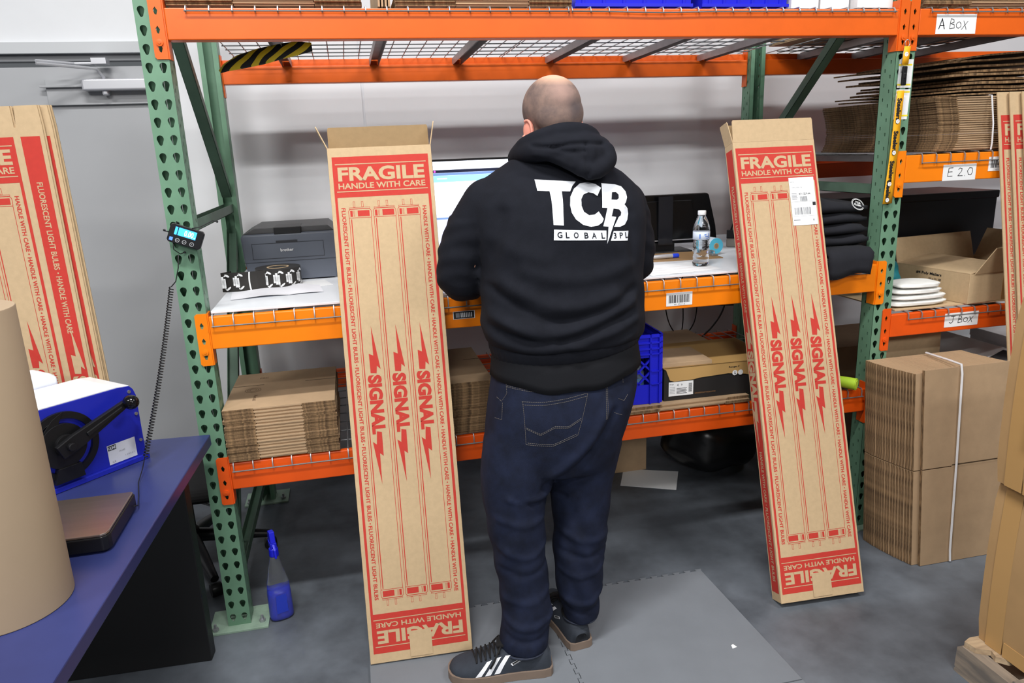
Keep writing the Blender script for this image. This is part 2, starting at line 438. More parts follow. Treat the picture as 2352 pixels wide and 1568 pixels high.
# stickers and paper labels on the beams
def beam_label(b, x0, z0, x1, z1, yy=-.0026, tilt=0.0, mk=None, name='paper_label', label=None):
    fr0 = frame((x0, yy, z0), (math.cos(tilt), 0, math.sin(tilt)), (-math.sin(tilt), 0, math.cos(tilt)), (0, -1, 0))
    w, h = x1-x0, z1-z0
    g = G(); g.prism([(0, 0), (w, 0), (w, h), (0, h)], 0, .0008, fr0); g.m = [0]*len(g.m)
    mk(g, lambda a, c, l: fr0(a, c, l+.0009), w, h)
    o = g.build(name, [WHITE, BLACKINK, mat('grey_ink', (120, 122, 128), .6)], b)
    if label: o['label'] = label
def barcode(g, fr, x0, y0, x1, y1, mi=1, seed=1, n=34):
    rnd = random.Random(seed); x = x0; w = (x1-x0)/n
    while x < x1-w:
        bw = w*rnd.choice((.45, .45, .9, 1.4)); rect(g, fr, x, y0, min(x+bw, x1), y1, .0002, mi); x += bw+w*rnd.choice((.5, .9))
def mk_bar(g, fr, w, h):
    barcode(g, fr, w*.09, h*.22, w*.93, h*.82); put(g, '001 37 4 1 A', fr, w*.3, h*.05, w*.42, h*.10, lift=.0002, mi=1)
beam_label(beams['mid'], 1.641, 1.028, 1.743, 1.077, mk=mk_bar, name='barcode_sticker')
def strokes(g, fr, w, h, ls, lw):
    for l in ls:
        for a, b in zip(l, l[1:]): line(g, fr, (a[0]*w, a[1]*h), (b[0]*w, b[1]*h), lw, .0002, 1); disc(g, fr, b[0]*w, b[1]*h, lw/2, .0002, 1, n=6)
BOXL = lambda o: [[(o, .28), (o+.02, .76), (o+.09, .72), (o+.10, .58), (o+.01, .52), (o+.11, .46), (o+.12, .30), (o, .26)],
    [(o+.20, .58), (o+.16, .48), (o+.17, .34), (o+.22, .28), (o+.28, .36), (o+.28, .5), (o+.24, .6), (o+.20, .58)],
    [(o+.34, .66), (o+.42, .22)], [(o+.45, .64), (o+.30, .22)]]
def mk_a(g, fr, w, h):
    strokes(g, fr, w, h, [[(.07, .24), (.14, .76), (.21, .26)], [(.09, .42), (.20, .43)]], .0034); strokes(g, fr, w, h, BOXL(.34), .0020)
def mk_j(g, fr, w, h):
    strokes(g, fr, w, h, [[(.18, .76), (.30, .76)], [(.25, .76), (.24, .36), (.19, .28), (.14, .34)]], .0028); strokes(g, fr, w, h, BOXL(.40), .0026)
def mk_e(g, fr, w, h):
    strokes(g, fr, w, h, [[(.30, .80), (.17, .78), (.15, .28), (.29, .28)], [(.16, .54), (.28, .55)],
        [(.46, .66), (.50, .76), (.57, .72), (.56, .56), (.46, .28), (.60, .28)], [(.66, .27), (.67, .27)],
        [(.80, .76), (.74, .56), (.78, .32), (.86, .30), (.90, .50), (.88, .72), (.80, .76)]], .0024)
beam_label(ab, 2.666, 1.947, 2.835, 2.014, mk=mk_a, label='white paper label handwritten A BOX')
beam_label(eb, 2.762, 1.424, 2.910, 1.484, mk=mk_e, label='white paper label handwritten E 2.0')
beam_label(jb, 2.846, .842, 3.005, .899, mk=mk_j, label='white paper label handwritten J BOX')
beam_label(eb, 2.965, 1.452, 3.072, 1.506, mk=mk_bar, name='barcode_sticker')
def mk_s(g, fr, w, h):
    rect(g, fr, w*.03, h*.05, w*.97, h*.95, .0001, 1); rect(g, fr, w*.12, h*.2, w*.3, h*.8, .0003, 2)
    for i in range(7): rect(g, fr, w*(.35+.08*i), h*.2, w*(.39+.08*i), h*.8, .0003, 0)
beam_label(beams['mid'], .861, 1.047, .936, 1.074, mk=mk_s, name='worn_sticker', label='worn black and white sticker')
# ------------------------------------------------------------------ printed light-bulb cartons
BOLT_U = [(.0868, 1.0855), (.1068, .9449), (.0958, .9559), (.0930, .9320), (.0742, .9337), (.0734, .9961), (.0870, .9897)]
BOLT_D = [(.0783, .7458), (.0939, .7422), (.0934, .6654), (.0823, .6747), (.0818, .5736), (.0629, .7131), (.0748, .7037)]
def art_front(g, fr, rows=True):
    """mi 0 = red ink, mi 1 = kraft knockout.  panel .323 x 1.655"""
    x0, x1, y0, y1 = .009, .3145, .031, 1.6285
    rect(g, fr, x0, y0, .0170, y1); rect(g, fr, .3060, y0, x1, y1)
    rect(g, fr, .0170, y0, .3060, .1585); rect(g, fr, .0170, 1.499, .3060, y1)
    # header
    rect(g, fr, .0175, 1.6030, .306, 1.6060, .0007, 1); rect(g, fr, .0175, 1.5160, .306, 1.5190, .0007, 1)
    put(g, 'FRAGILE', fr, .0245, 1.5505, .2745, .045, 0, .0007, 1, .035)
    put(g, 'HANDLE WITH CARE', fr, .0235, 1.5255, .2755, .0190, 0, .0007, 1, .022)
    rect(g, fr, .0165, .0512, .3068, .0538, .0007, 1); rect(g, fr, .0165, .1378, .3068, .1404, .0007, 1)
    put(g, 'FRAGILE', fr, .0245, .0615, .2765, .0430, 180, .0007, 1, .035)
    put(g, 'HANDLE WITH CARE', fr, .0235, .1135, .2745, .0160, 180, .0007, 1, .022)
    # columns of small text
    for i in range(5):
        ya = 1.466-(1.466-.1995)*i/5*(1+.008); L = .2405
        put(g, 'FLUORESCENT LIGHT BULBS', fr, .0262, ya-L, .0128, L, -90, .0003, 0, .026)
        if i < 4: disc(g, fr, .0325, ya-L-.0075, .0024, .0003, 0, n=8)
    for i in range(7):
        ya = 1.461-(1.461-.194)*i/7*(1+.009); L = .1655
        put(g, 'HANDLE WITH CARE', fr, .2835, ya-L, .0125, L, -90, .0003, 0, .026)
        if i < 6: disc(g, fr, .2897, ya-L-.0075, .0024, .0003, 0, n=8)
    # three tubes
    t = .0015
    for k, xo in enumerate((0, .0780, .1560)):
        X0, X1 = .0490+xo, .1180+xo
        Y0, Y1 = .2345, 1.4330
        line(g, fr, (X0, Y0), (X0, Y1), t); line(g, fr, (X1, Y0), (X1, Y1), t)
        rect(g, fr, X0+.0050, Y0+.004, X0+.0078, Y1-.004)
        line(g, fr, (X0, Y0), (X1, Y0), t); line(g, fr, (X0, Y1), (X1, Y1), t)
        for up in (1, -1):
            yb = Y1 if up > 0 else Y0; f = lambda y: yb+up*y
            P = [(X0, f(0)), (X0-.001, f(.004)), (X0-.001, f(.022)), (X0+.004, f(.028)), (X1-.004, f(.028)), (X1+.001, f(.022)), (X1+.001, f(.004)), (X1, f(0))]
            for a, b in zip(P, P[1:]): line(g, fr, a, b, t)
            ring(g, fr, X0+.002, min(f(.0285), f(.0335)), X1-.002, max(f(.0285), f(.0335)), .0009)
            ya, yb2 = sorted((f(.004), f(.023)))
            if up > 0: cells = ((X0+.004, X0+.0115), (X0+.0275, X1-.0045)); lines = (X0+.0145, X0+.0175)
            else: cells = ((X1-.0115, X1-.004), (X0+.0045, X1-.0275)); lines = (X1-.0145, X1-.0175)
            for a, b in cells: rect(g, fr, a, ya, b, yb2)
            for a in lines: rect(g, fr, a, ya, a+.001, yb2)
            for px in (.0180, .0440):
                a, b = sorted((f(.0335), f(.052)))
                ring(g, fr, X0+px-.0032, a, X0+px+.0032, b, .0010)
        for B in (BOLT_U, BOLT_D):
            g.prism([(x+xo, y) for x, y in B], .0004, None, fr)
        put(g, 'SIGNAL', fr, .0635+xo, .7370, .0440, .1900, -90, .0004, 0, .055)
def art_side(g, fr, w):
    """red side panel with kraft lettering; panel w x 1.655"""
    a, b = w*.10, w*.84
    rect(g, fr, a, .031, b, 1.6285)
    c = (a+b)/2
    put(g, 'FLUORESCENT LIGHT BULBS', fr, c-.0085, 1.235, .017, .262, -90, .0007, 1, .02)
    put(g, 'HANDLE WITH CARE', fr, c-.0085, 1.035, .017, .180, -90, .0007, 1, .02)
    disc(g, fr, c, 1.225, .0024, .0007, 1, n=8)
    for B in (BOLT_U, BOLT_D):
        g.prism([(x-.0855+c, y-.03) for x, y in B], .0008, None, fr, mi=1)
    put(g, 'SIGNAL', fr, c-.0210, .7100, .0425, .1850, -90, .0008, 1, .055)
    put(g, 'HANDLE WITH CARE', fr, c-.0085, .350, .017, .180, -90, .0007, 1, .02)
    put(g, 'FLUORESCENT LIGHT BULBS', fr, c-.0085, .070, .017, .262, -90, .0007, 1, .02)
    disc(g, fr, c, .341, .0024, .0007, 1, n=8)
def light_box(q, label, flaps, ship=False):
    x0, y0, yaw, lean, roll, w, t, L = q
    u = Vector((math.cos(yaw), math.sin(yaw), 0)); nb = Vector((-math.sin(yaw), math.cos(yaw), 0)); z = Vector((0, 0, 1))
    v = z*math.cos(lean)+nb*math.sin(lean); n = nb*math.cos(lean)-z*math.sin(lean)
    u2 = u*math.cos(roll)+v*math.sin(roll); v2 = v*math.cos(roll)-u*math.sin(roll)
    r = empty('light_bulb_carton', M=Mrow((x0, y0, .001), u2, n, v2)); tag(r, label, 'cardboard box')
    T = .0035; g = G()
    g.box(0, -t, 0, w, -t+T, L); g.box(0, -T, 0, w, 0, L); g.box(0, -t+T, 0, T, -T, L); g.box(w-T, -t+T, 0, w, -T, L); g.box(T, -t+T, 0, w-T, -T, T)
    g.build('carton_body', [KRAFT], r, bevel=.0012)
    def flap(o, uu, vv, nn, ww, hh, ang, m=KRAFT):
        g = G(); vv2 = Vector(vv)*math.cos(ang)+Vector(nn)*math.sin(ang); n2 = Vector(nn)*math.cos(ang)-Vector(vv)*math.sin(ang)
        fr = frame(o, uu, vv2, n2)
        g.prism([(.0015, 0), (ww-.0015, 0), (ww-.003, hh-.006), (ww-.006, hh), (.006, hh), (.003, hh-.006)], 0, -.003, fr)
        g.build('flap', m, r)
    if 'back' in flaps: flap((0, 0, L), (1, 0, 0), (0, 0, 1), (0, 1, 0), w, .080, math.radians(-12), KRAFTI)
    if 'front' in flaps: flap((0, -t, L), (1, 0, 0), (0, 0, 1), (0, -1, 0), w, .080, math.radians(4))
    flap((0, 0, L), (0, -1, 0), (0, 0, 1), (-1, 0, 0), t, .078, math.radians(flaps['l']))
    if 'r' in flaps: flap((w, -t, L), (0, 1, 0), (0, 0, 1), (1, 0, 0), t, .078, math.radians(flaps['r']))
    g = G(); fr = frame((w/2-.1615, -t, 0), (1, 0, 0), (0, 0, 1), (0, -1, 0)); art_front(g, fr)
    g.build('printed_artwork', [RED, KRAFT], r)['label'] = 'red printed front: FRAGILE, HANDLE WITH CARE and three tubes'
    for side in (0, 1):
        g = G()
        f2 = frame((0, 0, 0), (0, -1, 0), (0, 0, 1), (-1, 0, 0)) if side == 0 else frame((w, -t, 0), (0, 1, 0), (0, 0, 1), (1, 0, 0))
        art_side(g, f2, t); g.build('printed_side', [RED, KRAFT], r)
    g = G(); g.prism([(.126, .008), (.1975, .008), (.1975, .088), (.190, .091), (.134, .091), (.126, .088)], .0010, .0025, fr)
    g.build('bottom_tab', KRAFT, r)
    if ship:
        f3 = frame((w/2-.1615, -t, 0), (1, 0, 0), (0, 0, 1), (0, -1, 0)); g = G()
        g.prism([(.2025, 1.335), (.3010, 1.335), (.3010, 1.511), (.2025, 1.511)], .0012, .0016, f3)
        X = lambda a: .2025+.0985*a; Y = lambda b: 1.335+.176*b
        put(g, 'SHIP TO:', f3, X(.04), Y(.89), .016, .005, 0, .0018, 2); put(g, 'SAN JOSE CA', f3, X(.10), Y(.77), .04, .006, 0, .0018, 2)
        for k in range(5): rect(g, f3, X(.06), Y(.66-.03*k), X(.26+.02*(k % 2)), Y(.67-.03*k), .0018, 2)
        put(g, 'KY 132 9-44', f3, X(.36), Y(.63), .044, .008, 0, .0018, 1, .02)
        barcode(g, lambda a, c, l: f3(a, c, l+.0017), X(.38), Y(.50), X(.68), Y(.60), 2, 3, 16)
        line(g, f3, (X(.02), Y(.49)), (X(.98), Y(.49)), .0006, .0018, 1); rect(g, f3, X(.86), Y(.40), X(.985), Y(.475), .0018, 1)
        barcode(g, lambda a, c, l: f3(a, c, l+.0017), X(.12), Y(.22), X(.78), Y(.37), 2, 5, 26)
        line(g, f3, (X(.02), Y(.19)), (X(.98), Y(.19)), .0006, .0018, 2); rect(g, f3, X(.04), Y(.10), X(.3), Y(.115), .0018, 2); rect(g, f3, X(.82), Y(.08), X(.86), Y(.12), .0018, 2)
        g.build('shipping_label', [WHITE, BLACKINK, mat('grey_ink', (120, 122, 128), .6)], r)
    return r
light_box((.4862, -.2884, -.0489, .242, .0043, .33, .0641, 1.6576), 'tall printed light bulb carton leaning left of the person, top flaps open', {'back': 1, 'l': 24, 'r': 12})
light_box((1.9086, -.3600, -.0458, .3031, .0036, .3203, .0639, 1.6506), 'tall printed light bulb carton with white shipping label, right of the person', {'front': 1, 'back': 1, 'l': 10}, ship=True)
# flat (knocked down) cartons: main panel .33 + side panel .071, flaps top and bottom
def flat_carton(M, label, group, side_right=True):
    r = empty('flat_printed_carton', M=M); tag(r, label, 'flattened cardboard box', group)
    g = G(); w, s, F, L = .33, .071, .06, 1.655
    def outline(off, h0, h1):
        P = [(-w, 0), (-.004, 0), (-.004, F), (.0, F), (.004, 0), (s, 0), (s, F), (s, F+L), (s-.003, F+L+F), (.006, F+L+F), (0, F+L), (-.005, F+L), (-.006, F+L+F), (-w, F+L+F)]
        g.prism(P, h0, h1, frame((off, 0, 0), (1, 0, 0), (0, 0, 1), (0, -1, 0)))
    outline(0, 0, .0035); outline(.004, -.0045, -.001)
    g.build('carton_blank', [KRAFT], r)
    g = G(); art_front(g, frame((-w+.003, -.0036, F), (1, 0, 0), (0, 0, 1), (0, -1, 0)))
    art_side(g, frame((0, -.0036, F), (1, 0, 0), (0, 0, 1), (0, -1, 0)), s)
    g.build('printed_artwork', [RED, KRAFT], r)
    return r
fc = flat_carton(Matrix.Translation((-.358, .050, .001)) @ Matrix.Rotation(math.radians(-4), 4, 'Z') @ Matrix.Rotation(math.radians(-.6), 4, 'Y'),
    'flat printed carton standing behind the blue desk, frontmost of the three', 'flat printed cartons behind the blue desk')
for i, lb in ((1, 'flat printed carton behind the blue desk, middle of the three'), (2, 'flat printed carton behind the blue desk, rearmost of the three')):
    d = dup(fc, lb); d.matrix_world = Matrix.Translation((-.358+(0, .030, .040)[i], .050+.012*i, .001)) @ Matrix.Rotation(math.radians(-4), 4, 'Z') @ Matrix.Rotation(math.radians(-.6-.25*i), 4, 'Y')
for i, lb in enumerate(('flat printed carton at the right edge, leftmost of the three leaning',
        'flat printed carton at the right edge, middle of the three leaning', 'flat printed carton leaning at the far right edge, rightmost of the three')):
    d = dup(fc, lb); d['group'] = 'flat printed cartons leaning at the right edge'
    d.matrix_world = Matrix.Translation((3.322+.042*i, -.325-.014*i, .003)) @ Matrix.Rotation(math.radians(-11.5), 4, 'X')
# ------------------------------------------------------------------ stacks of flattened plain boxes
def sheet(w, d, h, name='flattened_box', mids=None, material=KRAFTD, seam=True):
    """flattened carton, origin front-left-bottom; front edge shows corrugation, middle third shows folded liner"""
    g = G(); a, b = (w*.27, w*.70) if mids is None else mids; t = h*.43
    g.box(0, .001, h-t, w, d, h, 0)
    g.box(0, .001, .0003, a, d, t, 0); g.box(b, .001, .0003, w, d, t, 0); g.box(a+.002, .006, .0003, b-.002, d, t, 0)
    g.box(.0005, 0, h-t, a, .001, h, 1); g.box(b, 0, h-t, w-.0005, .001, h, 1); g.box(.0005, 0, .0003, a, .001, t, 1); g.box(b, 0, .0003, w-.0005, .001, t, 1)
    if seam:
        g.box(0, d*.62, h, w*.3, d*.62+.004, h+.0004, 2); g.box(w*.70, d*.62, h, w, d*.62+.004, h+.0004, 2)
    return g.build(name, [material, KRAFTE, mat('dark_slot', (70, 54, 40), .9)])
def stack(x, y, z, w, d, h, n, label, group, yaw=0.0, jit=.003, mids=None, lean=0.0, cat='flattened cardboard box', m=KRAFTD, top=None, seamf=.62):
    rnd = random.Random(n*7+int(x*100)); first = None; out = []
    for i in range(n):
        if first is None: o = first = sheet(w, d, h, mids=mids, material=m)
        else: o = first.copy(); C.objects.link(o)
        bow = -.006*math.sin(math.pi*i/max(1, n-1))
        o.location = (x+rnd.uniform(-jit, jit)+lean*i, y+rnd.uniform(-jit, jit)+bow, z+i*h)
        o.rotation_euler = (0, 0, yaw+rnd.uniform(-.004, .004))
        lb = nth(i, n)+' '+label if not (top and i == n-1) else top
        tag(o, lb, cat, group); out.append(o)
    return out
st = stack(.082, -.008, .6255, .362, .42, .0113, 16, 'flattened box of the bottom shelf stack beside the left upright', 'flat boxes stacked on the bottom shelf, left',
      top='topmost flattened box beside the left upright, with faint black print')
g = G(); ft = frame((.082, -.008, .6255+16*.0113+.0005), (1, 0, 0), (0, 1, 0), (0, 0, 1))
INKF = mat('faded_ink_on_cardboard', (120, 96, 72), .85)
for k in range(3):
    g = G()
    if k == 0:
        for kk in range(3):
            c1 = circ(.075, .205, .027-.008*kk, 24)
            for a, b in zip(c1, c1[1:]+c1[:1]): line(g, ft, a, b, .002, .0)
    elif k == 1: put(g, 'Retail', ft, .085, .085, .012, .060, -90, 0, 0, .02)
    else: put(g, 'FSC', ft, .085, .34, .03, .018, 0, 0, 0, .02)
    pr = g.build('printed_mark', INKF, None); pr.parent = st[-1]; pr.matrix_parent_inverse = Matrix.Translation(st[-1].location).inverted()
stack(.775, .005, .6255, .205, .47, .0100, 19, 'flattened box of the shaded stack between left carton and person', 'flat boxes stacked on the bottom shelf, middle', mids=(.001, .002), lean=.0008)
for i, (xx, yy, ww) in enumerate(((1.492, -.006, .50), (1.505, .004, .49))):
    o = sheet(ww, .52, .0115, mids=(.13, .40)); o.location = (xx, yy, .6255+.0118*i); tag(o, '%s flat brown box lying under the milk crate and shoe box' % ('lower' if i == 0 else 'upper'), 'flattened cardboard box', 'flat boxes under the shoe box')
# right bay, E shelf: strapped bundle
EB = []
rnd = random.Random(4)
base = sheet(.56, .68, .0082, mids=(.095, .44), material=KRAFTD, seam=False)
gg = G(); gg.box(-.0009, .001, .0003, 0, .68, .0035); gg.box(-.0009, .001, .0047, 0, .68, .0082)
me_ = gg.build('flute_edge', KRAFTE); me_.parent = base
for i in range(24):
    o = base if i == 0 else dup(base)
    k = i/23; bow = .034*math.sin(math.pi*k**.8)
    o.location = (2.728-.008*k+bow+rnd.uniform(-.002, .002), .026+.014*math.sin(math.pi*k)+rnd.uniform(-.002, .002), 1.5340+i*.0082)
    tag(o, nth(i, 24)+' flattened box of the strapped bundle above E 2.0 label', 'flattened cardboard box', 'strapped bundle above the E 2.0 label')
g = G(); y0 = .010
g.tube([(2.985, .30, 1.7345), (2.965, .04, 1.7345), (2.962, .018, 1.733), (2.978, .012, 1.63), (2.985, .014, 1.56), (2.985, .016, 1.533)], .0030, 6)
tag(g.build('plastic_strap', STRAP, smooth=True), 'white strap around the bundle of flat boxes above the E 2.0 label', 'strap')
# loose warped sheets
def warped(x, y, z, w, d, a, b, c, label, t=.0045, yaw=0, m=KRAFTD, grp='loose warped flat boxes above the strapped bundle'):
    g = G(); nx, ny = 14, 4; vs = []
    for k in (0, 1):
        for j in range(ny+1):
            for i in range(nx+1):
                s, q = i/nx, j/ny
                vs.append((w*s, d*q, a*s+b*math.sin(math.pi*s)+c*math.sin(3*math.pi*s+q)+.012*q*math.sin(2.2*s+1)+t*k))
    n = (nx+1)*(ny+1); I = lambda i, j, k: k*n+j*(nx+1)+i; f0 = []; f1 = []
    for j in range(ny):
        for i in range(nx):
            f0 += [(I(i, j, 1), I(i+1, j, 1), I(i+1, j+1, 1), I(i, j+1, 1)), (I(i, j, 0), I(i, j+1, 0), I(i+1, j+1, 0), I(i+1, j, 0))]
    for i in range(nx): f1 += [(I(i, 0, 0), I(i+1, 0, 0), I(i+1, 0, 1), I(i, 0, 1)), (I(i+1, ny, 0), I(i, ny, 0), I(i, ny, 1), I(i+1, ny, 1))]
    for j in range(ny): f1 += [(I(0, j+1, 0), I(0, j, 0), I(0, j, 1), I(0, j+1, 1)), (I(nx, j, 0), I(nx, j+1, 0), I(nx, j+1, 1), I(nx, j, 1))]
    g.add(vs, f0, 0); g.f += f1; g.m += [1]*len(f1)
    o = g.build('loose_flat_box', [m, KRAFTE], smooth=False); o.location = (x, y, z); o.rotation_euler = (0, 0, yaw)
    return tag(o, label, 'flattened cardboard box', grp)
z = 1.7335
PL = ((2.79, .03, .65, .66, .004, .003, .001, .006), (2.785, .05, .66, .66, .006, .003, .002, .006), (2.84, .06, .52, .62, .004, .002, .002, .009), (2.85, .05, .40, .60, .004, .002, .001, .009), (2.90, .07, .50, .62, .004, .003, .001, .008),
      (2.80, .06, .42, .60, .006, .003, .001, .008), (2.88, .08, .44, .60, .010, .002, .001, .008), (2.80, .10, .64, .62, .022, .004, .002, .007), (2.77, .11, .66, .60, .030, .006, .002, .006), (2.88, .12, .56, .58, .034, .012, .002, .006))
for i, (x, y, w, d, a, b, c, t) in enumerate(PL):
    warped(x, y, z, w, d, a, b, c, nth(i, len(PL))+' loose warped box of the sagging pile above the strapped bundle', t); z += t+(.0065 if i < 7 else .010)
# upright bundle on the floor at right
fb = G(); H = .745
fb.box(0, 0, .0, .0035, .40, H/2-.004, 0); 
def vsheet(w, t, H):
    g = G(); q = t*.42
    for a, b in ((0, q), (t-q, t)):
        g.box(0, a, 0, w, b, H*.497, 0); g.box(0, a, H*.503, w, b, H, 0)
        g.box(-.001, a, 0, 0, b, H*.497, 1); g.box(-.001, a, H*.503, 0, b, H, 1)
    g.box(.30*w, 0, H*.49, w, t, H*.51, 0)
    return g.build('flattened_box', [KRAFTD, KRAFTE])
vb = None
for i in range(19):
    if vb is None: o = vb = vsheet(.44, .0112, .748)
    else: o = vb.copy(); C.objects.link(o)
    k = i/18
    o.location = (2.530-.045*(1-(1-k)**1.6)+random.uniform(-.001, .001), -.3105+i*.0113, .0018)
    o.rotation_euler = (math.radians(-6), 0, 0)
    tag(o, nth(i, 19, 'front', 'rear').replace('frontmost', 'second')+' flattened box counted in the upright strapped bundle on the floor', 'flattened cardboard box', 'upright flat boxes on the floor')
vf = vsheet(.43, .0112, .762); vf.location = (2.556, -.3250, .0018); vf.rotation_euler = (math.radians(-6), 0, 0); tag(vf, 'front tan flattened box of the upright bundle on the floor at the right', 'flattened cardboard box')
g = G(); g.tube([(2.745, -.035, .755), (2.725, -.17, .764), (2.712, -.246, .768), (2.710, -.256, .735), (2.700, -.289, .4), (2.684, -.325, .05), (2.684, -.3315, .006)], .0042, 6)
tag(g.build('plastic_strap', STRAP, smooth=True), 'white strap around the upright bundle of flat boxes on the floor', 'strap')
o = G(); o.prism([(0, 0), (.34, 0), (.34, .80), (.325, .815), (0, .815)], 0, .0045, frame((2.63, .120, .001), (1, 0, 0), (0, .03, 1), (0, -1, 0)))
tag(o.build('flat_cardboard_panel', KRAFT), 'cardboard panel with a rounded corner standing behind the upright bundle', 'cardboard sheet')
# shelf pile on the very top
for (x, w, n, lb, gr) in ((.085, .556, 3, 'flat brown box at the left end of the top shelf', 'flat boxes on the top shelf, left'), (.742, .565, 3, 'flat brown box in the middle of the top shelf', 'flat boxes on the top shelf, middle')):
    stack(x, .02, 2.040, w, .60, .0105, n, lb, gr, mids=(.33*w, .75*w))
g = G()
for i in range(4):
    o = G(); o.box(0, 0, 0, .006, .5, .12); q = o.build('upright_cardboard_strip', [KRAFTD]); q.location = (.690+.0105*i, .03, 2.040); q.rotation_euler = (0, .03, 0)
    tag(q, ('leftmost', 'second', 'third', 'rightmost')[i]+' cardboard strip standing on edge between the flat stacks on the top shelf', 'cardboard sheet', 'cardboard strips on the top shelf')
stack(2.63, .03, 2.0415, .95, 1.0, .0095, 4, 'flat brown box at the top of the right bay', 'flat boxes at the top of the right bay', mids=(.2, .5))
# ------------------------------------------------------------------ top shelf: totes and white boxes
def tote(x, y, w, label):
    r = empty('plastic_tote', (x, y, 2.0405), label, 'plastic tote', 'blue totes on the top shelf'); g = G()
    for t0, t1, z0, z1 in ((.012, .0, .0, .006), ):
        g.box(.010, .008, 0, w-.010, .39, .006)
    h = .24; tap = .016
    def wall(a, b):
        a, b = Vector(a), Vector(b); d = (b-a).normalized(); n = Vector((d.y, -d.x, 0))
        g.add([a, b, b+n*tap+Vector((0, 0, h)), a+n*tap+Vector((0, 0, h)), a-n*.004, b-n*.004, b+n*(tap-.004)+Vector((0, 0, h)), a+n*(tap-.004)+Vector((0, 0, h))],
              [(0, 1, 2, 3), (5, 4, 7, 6), (3, 2, 6, 7), (1, 0, 4, 5), (0, 3, 7, 4), (2, 1, 5, 6)])
    P = [(.01, .008, 0), (w-.01, .008, 0), (w-.01, .39, 0), (.01, .39, 0)]
    for a, b in zip(P, P[1:]+P[:1]): wall(a, b)
    for k in range(6):
        xx = .03+(w-.07)*k/5; g.add([(xx, .004, .004), (xx+.008, .004, .004), (xx+.008, -.010, h), (xx, -.010, h), (xx, .010, .004), (xx+.008, .010, .004)], [(0, 1, 2, 3), (0, 3, 4), (1, 5, 2)])
    g.box(.004, .0, .004, w-.004, .012, .014)
    g.build('tote_body', BLUEPL, r)
    g = G(); g.box(-.012, -.016, h-.02, w+.012, .0, h); g.box(-.012, .40, h-.02, w+.012, .414, h); g.box(-.012, 0, h-.02, .0, .40, h); g.box(w, 0, h-.02, w+.012, .40, h)
    g.build('rim', BLUEPL, r, bevel=.002)
tote(1.322, .045, .425, 'blue plastic tote on the top shelf directly above the head of the person')
tote(1.772, .045, .335, 'blue plastic tote on the top shelf beside the white boxes')
WB = mat('white_box_card', (232, 232, 234), .6, var=.03, vscale=20)
def wbox(x0, y0, x1, y1, z0, z1, label, yaw=0, grp='white boxes on the top shelf', lidgap=True):
    r = empty('white_box', (x0, y0, z0), label, 'white box', grp, yaw); w, d, h = x1-x0, y1-y0, z1-z0
    g = G(); g.box(0, 0, 0, w, d, h); g.build('box_body', WB, r, bevel=.001)
    if lidgap: g = G(); g.box(-.002, -.002, h-.03, w+.002, d+.002, h+.002); g.build('lid', WB, r, bevel=.001)
    return r
wbox(2.115, .05, 2.222, .40, 2.0405, 2.18, 'small white box on the top shelf, touching the right blue tote')
wbox(2.236, .06, 2.350, .40, 2.0405, 2.17, 'white box on the top shelf, second from the right blue tote')
wbox(2.366, .035, 2.510, .36, 2.0405, 2.22, 'white box on the top shelf at the right rack upright')
# striped banner bundle hanging on the mesh
YB = mat('yellow_stripe_fabric', (236, 206, 40), .7)
m = YB; nt = m.node_tree; wv = nt.nodes.new('ShaderNodeTexWave'); wv.inputs['Scale'].default_value = 9.5; wv.inputs['Distortion'].default_value = 3.5; wv.inputs['Detail'].default_value = 1
mp = nt.nodes.new('ShaderNodeMapping'); mp.inputs['Rotation'].default_value = (0, math.radians(-50), 0); tcn = nt.nodes.new('ShaderNodeTexCoord')
nt.links.new(tcn.outputs['Object'], mp.inputs[0]); nt.links.new(mp.outputs[0], wv.inputs[0])
rr = nt.nodes.new('ShaderNodeValToRGB'); rr.color_ramp.interpolation = 'CONSTANT'; rr.color_ramp.elements[0].color = (*lin((24, 24, 22)), 1); rr.color_ramp.elements[1].position = .5; rr.color_ramp.elements[1].color = (*lin((236, 206, 40)), 1)
nt.links.new(wv.outputs['Fac'], rr.inputs[0]); nt.links.new(rr.outputs[0], nt.nodes['Principled BSDF'].inputs['Base Color'])
g = G(); g.tube([(.143, .50, 1.908), (.165, .50, 1.922), (.215, .50, 1.940), (.29, .50, 1.958), (.36, .50, 1.974), (.42, .50, 1.985), (.47, .50, 1.988)], [.006, .014, .024, .028, .026, .024, .015], 12)
tag(g.build('striped_tape_bundle', YB, smooth=True), 'twisted yellow and black striped hazard tape hanging under the top shelf mesh', 'hazard tape')
# ------------------------------------------------------------------ desktops on the middle shelf
DESK = mat('white_laminate_board', (226, 230, 236), .35, var=.03, vscale=3)
for x0, x1, lb in ((.088, 1.262, 'white desktop board on the middle shelf, left part under the printer'), (1.266, 2.440, 'white desktop board on the middle shelf, right part under the water bottle')):
    g = G(); g.box(x0, .012, 1.1298, x1, D0-.02, 1.1378); tag(g.build('desktop_board', DESK, bevel=.001), lb, 'desktop board')
ZD = 1.1382
g = G(); g.box(2.32, .0, ZD, 2.485, .22, ZD+.006); g.box(2.325, .005, ZD+.007, 2.480, .21, ZD+.013)
tag(g.build('white_board_offcut', DESK, bevel=.001), 'white board pieces under the folded black sweatshirts at the right upright', 'board')
